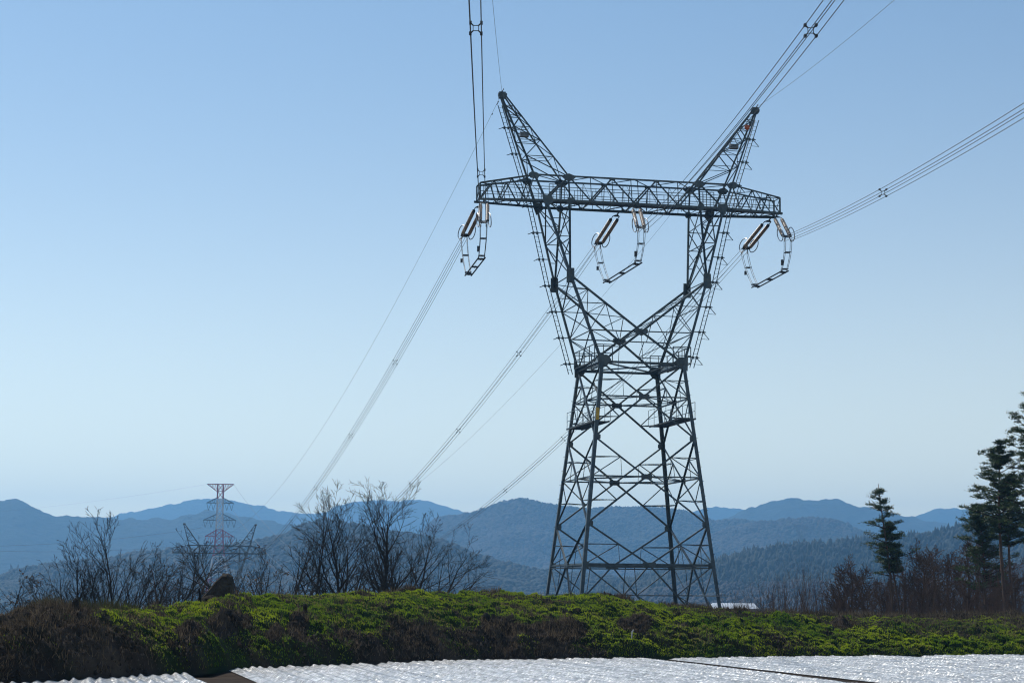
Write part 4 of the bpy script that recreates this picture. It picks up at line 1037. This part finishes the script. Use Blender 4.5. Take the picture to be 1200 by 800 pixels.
def bare_tree(u, Y, vtop, seed, label, stems=1, lean=0, group='bare trees behind the bank', depth=5, spread=.75, up=.05, r0=None, matl=BARK, leaves=0, minr=.0066, wig=.09, name='bare_tree', cat='tree', base=None):
    rd = random.Random(seed); x = hx(u, Y); z0 = float(ground_z(x, Y)) if base is None else base; H = hz(vtop, u, Y)-z0
    root = empty(name, (x, Y, z0)); tag(root, label, cat, group)
    segs = []; tips = []
    nk = {7: (20, 11, 5), 6: (21, 10, 5), 5: (13, 8, 4), 4: (8, 6, 3), 3: (6, 5)}.get(depth, (6, 4))
    for k in range(stems):
        a = lean if stems == 1 else lean+(k/(max(1, stems-1))-.5)*.75+rd.uniform(-.12, .12); d = Vector((math.sin(a), rd.uniform(-.2, .2), math.cos(a))).normalized()
        q = Vector((rd.uniform(-.3, .3)*(stems > 1), rd.uniform(-.2, .2), 0))
        hh_ = H*(1 if k == stems//2 else rd.uniform(.62, .95))
        limb(rd, q, d, hh_, (r0*1.6 if r0 else H*.019)*(1 if k == 0 else .8), 0, segs, tips, nk, spread, up*.8, minr, wig*.8, .18 if stems == 1 else .12)
    zz = sorted(s[1][2] for s in segs); zmax = zz[int(len(zz)*.997)-1]
    k_ = H/zmax
    segs = [(tuple(c*k_ for c in a), tuple(c*k_ for c in b), ra, rb_) for a, b, ra, rb_ in segs]
    big = [s for s in segs if s[2] > .022]; small = [s for s in segs if s[2] <= .022]
    if big: tubes_np(big, 'trunk', matl, root)
    if small: tubes_np(small, 'branches', matl, root)
    if leaves:
        r = np.random.default_rng(seed); T_ = np.array([tuple(t*k_) for t in tips]); n = min(leaves, len(T_)*3); c = T_[r.integers(0, len(T_), n)]+r.normal(0, .04, (n, 3))
        a = r.normal(0, .03, (n, 3)); b = r.normal(0, .03, (n, 3))
        mesh_np('withered_leaves', np.stack([c-a, c+b, c+a, c-b], 1).reshape(-1, 3), np.arange(n*4).reshape(-1, 4), DRYLEAF, root)
    return root
G1 = 'bare trees behind the bank'
bt = bare_tree
bt(447, 88, 562, 101, 'tall bare tree with a dark upright trunk, tallest of the clump left of the pylon', 1, .02, G1, 6, .7, .07, r0=.085)
bt(404, 88, 566, 102, 'tall bare tree next left of the tallest one, its crown above the mountain line', 1, -.03, G1, 6, .7, .07, r0=.07)
bt(372, 87, 583, 103, 'leaning bare tree with a few withered leaves crossing the wires', 1, -.12, G1, 5, .6, .05, leaves=60, r0=.06)
bt(352, 86, 622, 104, 'low bare tree with a thick trunk bent over to the left', 1, -.85, G1, 5, .7, .06, r0=.11)
bt(425, 90, 600, 105, 'slender bare tree between the two tallest bare trees', 2, .05, G1, 5, .7, .06)
bt(476, 90, 612, 106, 'bare tree leaning right beside the tallest one', 2, .22, G1, 5, .75, .06)
bt(496, 91, 650, 107, 'last low spreading bare shrub at the right end of the clump', 3, .3, G1, 4, .9, .03)
bt(330, 88, 605, 108, 'thin bare sapling left of the bent trunk', 2, -.1, G1, 5, .7, .06)
bt(388, 92, 610, 109, 'thin bare sapling behind the leaning tree with withered leaves', 2, 0, G1, 5, .7, .06)
bt(462, 93, 600, 110, 'thin bare sapling close behind the tallest bare tree', 2, .1, G1, 5, .7, .06)
bt(290, 84, 640, 111, 'small shrubby tree with dark withered leaves just right of the slanted rock', 2, 0, G1, 4, .7, .04, leaves=260)
bt(310, 86, 655, 112, 'low tangle of bare twigs between the rock and the bent trunk', 4, 0, G1, 3, 1.0, .02, leaves=60)
G2 = 'bare shrubby trees on the left'
bt(140, 80, 598, 121, 'many stemmed bare tree, tallest of the left group', 5, .0, G2, 5, .6, .06, r0=.06, leaves=30)
bt(98, 80, 628, 122, 'upright bare shrub second from the left in the left group', 4, -.05, G2, 5, .6, .06, leaves=40)
bt(72, 79, 650, 123, 'low fan shaped bare shrub leftmost of the left group', 4, -.25, G2, 4, .7, .05, leaves=50)
bt(175, 82, 630, 124, 'bare shrub leaning right between the tallest left tree and the rock', 4, .38, G2, 5, .7, .04)
bt(200, 84, 640, 125, 'pale twiggy bush just left of the slanted rock', 4, .2, G2, 4, .8, .02, matl=BARKR, leaves=40)
bt(224, 88, 655, 126, 'thin bare bush directly behind the slanted rock', 3, 0, G2, 4, .8, .03, matl=BARKR)
bt(122, 83, 655, 127, 'low bare brush between the two upright shrubs on the left', 4, 0, G2, 4, .8, .03)
bt(4, 76, 672, 128, 'dark twiggy bush cut by the left edge of the picture', 4, 0, G2, 4, .8, .03, leaves=90)
bt(40, 80, 688, 129, 'tiny bare twigs between the left edge bush and the fan shaped shrub', 3, .2, G2, 3, .8, .02)
bt(640, 100, 688, 130, 'short dry twigs at the left foot of the big pylon', 3, .0, G2, 2, .8, .02) if False else None
# right: leafless larch-like trees
def larch(u, Y, vtop, w, seed, label, trunks=1):
    return bare_tree(u, Y, vtop, seed, label, 1, rnd.uniform(-.04, .04), 'leafless brown trees on the right', 7, .55+w*.16, .03, r0=.085, matl=BARKR, minr=.0115, name='leafless_tree')
larch(1082, 104, 634, 1.9, 201, 'broad fan crowned brown leafless tree between the two pine groups')
larch(1001, 102, 650, 1.1, 202, 'narrow brown leafless tree left of the lone leaning pine')
larch(985, 103, 668, .9, 203, 'smaller brown leafless tree at the left start of the right hand trees')
larch(1035, 106, 672, 1.6, 204, 'low leafless tree with spreading arms below the leaning pine')
larch(1112, 108, 645, 1.8, 205, 'brown leafless tree right of the broad fan crowned one')
larch(1128, 106, 628, 1.8, 206, 'taller brown leafless tree left of the dense small pine')
larch(1060, 108, 660, 1.6, 207, 'dim leafless tree behind, between the leaning pine and the fan crowned tree')
larch(1160, 110, 655, 1.8, 208, 'leafless tree among the pine trunks near the right edge')
larch(1018, 109, 662, 1.5, 210, 'greyish leafless tree just left of the leaning pine, partly behind it')
larch(1098, 112, 640, 1.7, 211, 'leafless tree set back right behind the broad fan crowned one')
larch(1143, 112, 636, 1.7, 212, 'leafless tree set back behind the short dense dark pine')
larch(1190, 108, 660, 1.8, 209, 'leafless tree at the right edge behind the pine trunks')

def pine(u, Y, vtop, vcrown, w, seed, label, lean=0, dens=1.0, base_r=.14, shape=.75, bare=.0):
    rd = random.Random(seed); r = np.random.default_rng(seed); x = hx(u, Y); z0 = float(ground_z(x, Y)); H = hz(vtop, u, Y)-z0; Hc = hz(vcrown, u, Y)-z0
    root = empty('pine_tree', (x, Y, z0)); tag(root, label, 'tree', 'pines on the right')
    n = 14; P = []
    for i in range(n+1):
        t = i/n; P.append(Vector((math.sin(lean)*H*t+.12*math.sin(t*5+seed), .1*math.sin(t*4), H*t)))
    segs = [(tuple(P[i]), tuple(P[i+1]), base_r*(1-i/n*.85), base_r*(1-(i+1)/n*.85)) for i in range(n)]
    tubes_np(segs, 'trunk', PINEBARK, root); segs = []; cl = []
    def tp(z): t = min(max(z/H, 0), 1)*n; i = min(int(t), n-1); return P[i].lerp(P[i+1], t-i)
    z = Hc
    while z < H*.985:
        t = (z-Hc)/(H-Hc); k = rd.randint(3, 5); a0 = rd.uniform(0, 6.28)
        for j in range(k):
            a = a0+j*2*math.pi/k+rd.uniform(-.3, .3)
            L = w*(math.sin(min(1, (1-t)*1.0+.04)**shape*math.pi/2))*rd.choice((.35, .55, .75, .9, 1.1, 1.25))*(.75 if t < .12 else 1)
            b = tp(z+rd.uniform(-.15, .15)); d = Vector((math.cos(a), math.sin(a), .18+.35*t)).normalized(); q = b; m_ = 4
            for s in range(m_):
                d = (d+Vector((rd.gauss(0, .08), rd.gauss(0, .08), .03+rd.gauss(0, .05)))).normalized(); e = q+d*L/m_
                segs.append((tuple(q), tuple(e), .035*(1-t*.5)*(1-s/m_*.6), .035*(1-t*.5)*(1-(s+1)/m_*.6)))
                if s >= 1 or t > .7:
                    for c in range(rd.randint(1, 2)):
                        o = e+Vector((rd.gauss(0, .16), rd.gauss(0, .16), rd.gauss(.02, .05)))*(.15+L*.6); segs.append((tuple(q.lerp(e, .5)), tuple(o), .01, .006)); cl.append((o, rd.uniform(.7, 1.2)))
                q = e
            cl.append((q, 1.0))
        z += (H-Hc)*rd.uniform(.045, .075)/max(.6, dens)
    # a few dead stubs on the bare trunk
    for j in range(7):
        zz = rd.uniform(H*.3, Hc); b = tp(zz); a = rd.uniform(0, 6.28); segs.append((tuple(b), tuple(b+Vector((math.cos(a)*.7, math.sin(a)*.5, rd.uniform(-.1, .3)))*rd.uniform(.4, 1)), .018, .006))
    tubes_np(segs, 'branches', BARK, root)
    nn = int(34*dens); C = np.array([tuple(c[0]) for c in cl]); S = np.array([c[1] for c in cl]); N = len(C)*nn
    c = np.repeat(C, nn, 0); s = np.repeat(S, nn)[:, None]
    dr = r.normal(0, 1, (N, 3)); dr[:, 2] = np.abs(dr[:, 2])*.6+.05; dr /= np.linalg.norm(dr, axis=1)[:, None]
    st = c+r.normal(0, 1, (N, 3))*np.array([.10, .10, .035])*s; tip = st+dr*r.uniform(.10, .22, (N, 1))*s; sd_ = np.cross(dr, r.normal(0, 1, (N, 3))); sd_ /= np.linalg.norm(sd_, axis=1)[:, None]; sd_ *= .020
    colr_ = np.array([.03, .058, .020])*r.uniform(.6, 1.5, (N, 1))+np.array([.035, .035, .006])*(r.random((N, 1)) < .25)
    mesh_np('foliage', np.stack([st-sd_, st+sd_, tip], 1).reshape(-1, 3), np.arange(N*3).reshape(-1, 3), NEEDLE, root, col=np.repeat(colr_, 3, 0))
    return root
pine(1049, 104, 568, 672, 1.2, 301, 'lone pine with a ragged pointed top leaning left over the mountain line', lean=-.075, dens=.58, base_r=.10, shape=1.15)
pine(1056, 104.5, 612, 672, .7, 302, 'second thin pine trunk close beside the leaning pine', lean=-.07, dens=.8, base_r=.09, shape=1.0)
pine(1178, 100, 518, 628, 1.4, 303, 'tall pine with a bare straight trunk and a full crown near the right edge', lean=-.01, dens=1.15, base_r=.14, shape=.8)
pine(1194, 101, 560, 640, 1.25, 304, 'pine with a slanting trunk just right of the tall straight one', lean=-.06, dens=1.0, base_r=.12, shape=.8)
pine(1214, 97, 462, 620, 1.75, 305, 'tallest pine, cut by the right edge of the picture', lean=-.0, dens=1.15, base_r=.16, shape=.8)
pine(1160, 103, 594, 690, 1.5, 306, 'short dense dark pine left of the tall straight trunk', lean=-.07, dens=1.0, base_r=.10, shape=.9)

# brushwood: thin upright stems along the back of the bank, right half
def brush(name, n, u0, u1, Y0, Y1, vt, label, matl, seed, r_=.007):
    rd = random.Random(seed); segs = []
    for i in range(n):
        u = rd.uniform(u0, u1); Y = rd.uniform(Y0, Y1); x = hx(u, Y); z0 = float(ground_z(x, Y)); vtop = np.interp(u, vt[0], vt[1])
        H = (hz(vtop, u, Y)-z0)*rd.choice((.6, .7, .8, .9, 1.0, 1.05)); p = Vector((x, Y, z0)); a = rd.gauss(0, .16); d = Vector((math.sin(a), rd.gauss(0, .15), 1)).normalized(); k = 4; rr = r_*rd.uniform(1, 2.2)
        for s in range(k):
            d = (d+Vector((rd.gauss(0, .09), rd.gauss(0, .09), .04))).normalized(); e = p+d*H/k; segs.append((tuple(p), tuple(e), rr, rr*.8)); rr *= .8
            if s >= 1:
                for c in range(rd.randint(1, 3)):
                    dd = (d+Vector((rd.gauss(0, .45), rd.gauss(0, .45), .15))).normalized(); L = H*rd.uniform(.10, .3); segs.append((tuple(e), tuple(e+dd*L), rr*.7, rr*.35))
            p = e
    o = tubes_np(segs, name, matl, None); return tag(o, label, 'brushwood', kind='stuff')
brush('brushwood', 1250, 862, 1215, 92, 116, ([862, 885, 920, 960, 1000, 1060, 1120, 1215], [708, 696, 680, 680, 688, 678, 672, 668]), 'thicket of thin bare brown stems along the back of the bank on the right', BARKR, 77, .0075)
brush('brushwood', 260, 45, 330, 84, 96, ([45, 120, 200, 260, 330], [690, 680, 672, 668, 668]), 'thin bare brush between the trees on the left', BARKR, 78, .005)
brush('brushwood', 120, 500, 645, 110, 125, ([500, 560, 645], [668, 686, 694]), 'sparse thin twigs beyond the bank left of the big pylon', BARKR, 79, .005) if False else None

# ================================================================== SMALL THINGS
def lump(name, c, sx, sy, sz, seed, matl, label, cat, rot=(0, 0, 0), group=None, pts=None, sub=3):
    import bmesh
    bm = bmesh.new(); bmesh.ops.create_icosphere(bm, subdivisions=sub, radius=1)
    for v in bm.verts:
        p = v.co.copy(); n = float(fbm(np.array(p.x*1.3+seed), np.array(p.y*1.3+p.z*1.7), seed))*.28+float(fbm(np.array(p.x*4+seed), np.array(p.y*4+p.z*4), seed+3))*.12
        v.co = p*(1+n)
    me = bpy.data.meshes.new(name); bm.to_mesh(me); bm.free(); me.materials.append(matl)
    o = bpy.data.objects.new(name, me); COL.objects.link(o); o.location = c; o.scale = (sx, sy, sz); o.rotation_euler = rot
    return tag(o, label, cat, group)
# slanted rock slab: outline in its own plane, given thickness and broken up
def slab():
    import bmesh
    Y = 74.5; P = [(226, 714), (234, 703), (244, 691), (254, 679), (262, 671.5), (268, 671), (272.5, 675), (274, 686), (273.5, 704), (255, 709)]
    pts = [at(u, v, Y) for u, v in P]; bm = bmesh.new()
    c = sum(pts)/len(pts); n = 7; rings = []
    for k in range(n):
        t = k/(n-1); y = -.32+.64*t; s = 1-.14*abs(2*t-1)**3
        rings.append([bm.verts.new(Vector(((p[0]-c[0])*s, y, (p[2]-c[2])*s-.05*abs(2*t-1)))) for p in pts])
    for k in range(n-1):
        for i in range(len(pts)): bm.faces.new((rings[k][i], rings[k][(i+1) % len(pts)], rings[k+1][(i+1) % len(pts)], rings[k+1][i]))
    bm.faces.new(rings[0][::-1]); bm.faces.new(rings[-1])
    bmesh.ops.triangulate(bm, faces=bm.faces[:]); bmesh.ops.subdivide_edges(bm, edges=bm.edges[:], cuts=2, use_grid_fill=True)
    for v in bm.verts:
        p = v.co; a = float(fbm(np.array(p.x*2.2), np.array(p.z*2.2+p.y*2), 5))*.05+float(fbm(np.array(p.x*7), np.array(p.z*7+p.y*5), 8))*.045; v.co = p+Vector((a*.3, a, a*.3))
    bmesh.ops.recalc_face_normals(bm, faces=bm.faces[:])
    me = bpy.data.meshes.new('rock_slab'); bm.to_mesh(me); bm.free(); me.materials.append(ROCK)
    o = bpy.data.objects.new('rock_slab', me); COL.objects.link(o); o.location = c
    tag(o, 'big dark rock slab tilted up to a blunt point on the crest of the bank', 'rock')
slab()
def on_bank(u, s):
    Y = 65.
    for _ in range(12): Y = float(edge_y(hx(u, Y)))+s
    x = hx(u, Y); return x, Y, float(bank_surface(np.array([x]), np.array([Y]))[0])
x, y, z = on_bank(247, 8.0); lump('rock', (x, y, z+.05), .28, .2, .16, 3, ROCK, 'small rock at the foot of the big tilted slab', 'rock')
x, y, z = on_bank(234, 8.0); m = MB(); m.tube([(x, y, z-.1), (x+.02, y, z+.2), (x-.02, y, z+.4)], [.05, .045, .03], 7); tag(m.build('post', STUMPW), 'short dark stick standing left of the tilted rock slab', 'post')
def stump(u, s, h, r, label, seed, lean=0):
    x, y, z = on_bank(u, s); rd = random.Random(seed); m = MB(); n = 9
    pts = []; rs = []
    for k in range(6):
        t = k/5; pts.append((x+lean*t*h, y, z-.12+t*(h+.12))); rs.append(r*(1.15-.45*t+.5*rd.random())*(1 if k < 5 else .45))
    m.tube(pts, rs, n)
    for k in range(5):
        a = rd.uniform(0, 6.28); m.tube([(x, y, z+h*.3), (x+math.cos(a)*r*2, y+math.sin(a)*r*2, z+.02), (x+math.cos(a)*r*3.4, y+math.sin(a)*r*3.4, z-.12)], [r*.5, r*.35, r*.15], 6)
    b = MB()
    for k in range(0): a = rd.uniform(0, 6.28); m.tube([(x+lean*h, y, z+h*.85), (x+lean*h+math.cos(a)*r*1.2, y+math.sin(a)*r, z+h+rd.uniform(.05, .2))], [r*.5, r*.2], 6)
    return tag(m.build('tree_stump', STUMPW, None, True), label, 'stump', 'stumps in the bank')
stump(89, 4.2, .34, .09, 'black jagged stump near the left crest of the bank', 1)
stump(358, 3.2, .3, .07, 'thin dark stump on the small earth mound left of the middle of the bank', 2)
stump(570.0, 2.2, .32, .12, 'dark stump at the hollow below the crest, below the hill', 3)
stump(578.5, 2.3, .26, .08, 'slimmer dark stump just right of the one at the hollow', 4)
stump(266, 3.5, .22, .14, 'low broken stump on top of the larger earth mound below the rock', 5)
# white peg at the foot of the bank
x, y, z = on_bank(740, .7); m = MB(); m.bar((x, y, z-.1), (x+.02, y, z+.28), .06, .04); m.bar((x+.02, y, z+.24), (x+.07, y, z+.34), .05, .04); tag(m.build('white_peg', mat('peg_plastic', (.5, .5, .47), .6, var=(.4, .4, .37), scale=9)), 'small pale peg stuck at the foot of the bank', 'peg')
# low building with a pale roof right of the pylon
Yb = 300; p = at(859, 713, Yb); hb = empty('farm_shed', (p[0], Yb, float(ground_z(p[0], Yb)))); tag(hb, 'distant low shed with a pale blue grey roof just right of the pylon foot', 'building')
g0 = hb.location.z; ze = hz(711.5, 859, Yb)-g0; zr = hz(706.0, 859, Yb)-g0
m = MB(); m.bar((-3.3, 0, -1), (-3.3, 0, ze), .3, 5); m.bar((3.0, 0, -1), (3.0, 0, ze), .3, 5); m.bar((-3.2, -2.4, ze/2-.5), (3, -2.4, ze/2-.5), .2, ze+1, up=(0, 1, 0)) if False else m.box((0, 0, ze/2-.5), 6.0, 4.8, ze+1); m.build('wall', WALLG, hb)
m = MB(); m.add([(-3.7, -2.9, ze-.1), (3.5, -2.9, ze-.1), (3.1, 0, zr), (-3.0, 0, zr), (3.5, 2.9, ze-.1), (-3.7, 2.9, ze-.1)], [(0, 1, 2, 3), (3, 2, 4, 5), (0, 3, 5), (1, 4, 2), (0, 5, 4, 1)]); m.build('roof', ROOF, hb)
m = MB(); m.box((-1.2, -2.42, ze/2-.2), 1.6, .1, ze*.7); m.build('door', DARKO, hb)

# ================================================================== AIR
hm = bpy.data.materials.new('haze'); hm.use_nodes = True; n = hm.node_tree; n.nodes.clear()
ho = n.nodes.new('ShaderNodeOutputMaterial'); hv = n.nodes.new('ShaderNodeVolumePrincipled')
hv.inputs['Color'].default_value = (.27, .60, 1.0, 1); hv.inputs['Density'].default_value = HAZE_DENSITY; hv.inputs['Anisotropy'].default_value = .35
n.links.new(hv.outputs[0], ho.inputs['Volume'])
HT = 370.0; LO = float(GZ.min())-40
m = MB(); m.box((0, 3650, (HT+LO)/2), 14200, 8800, HT-LO)
hz_o = m.build('haze', hm); tag(hz_o, 'pale blue haze filling the valley air', 'haze', kind='stuff')
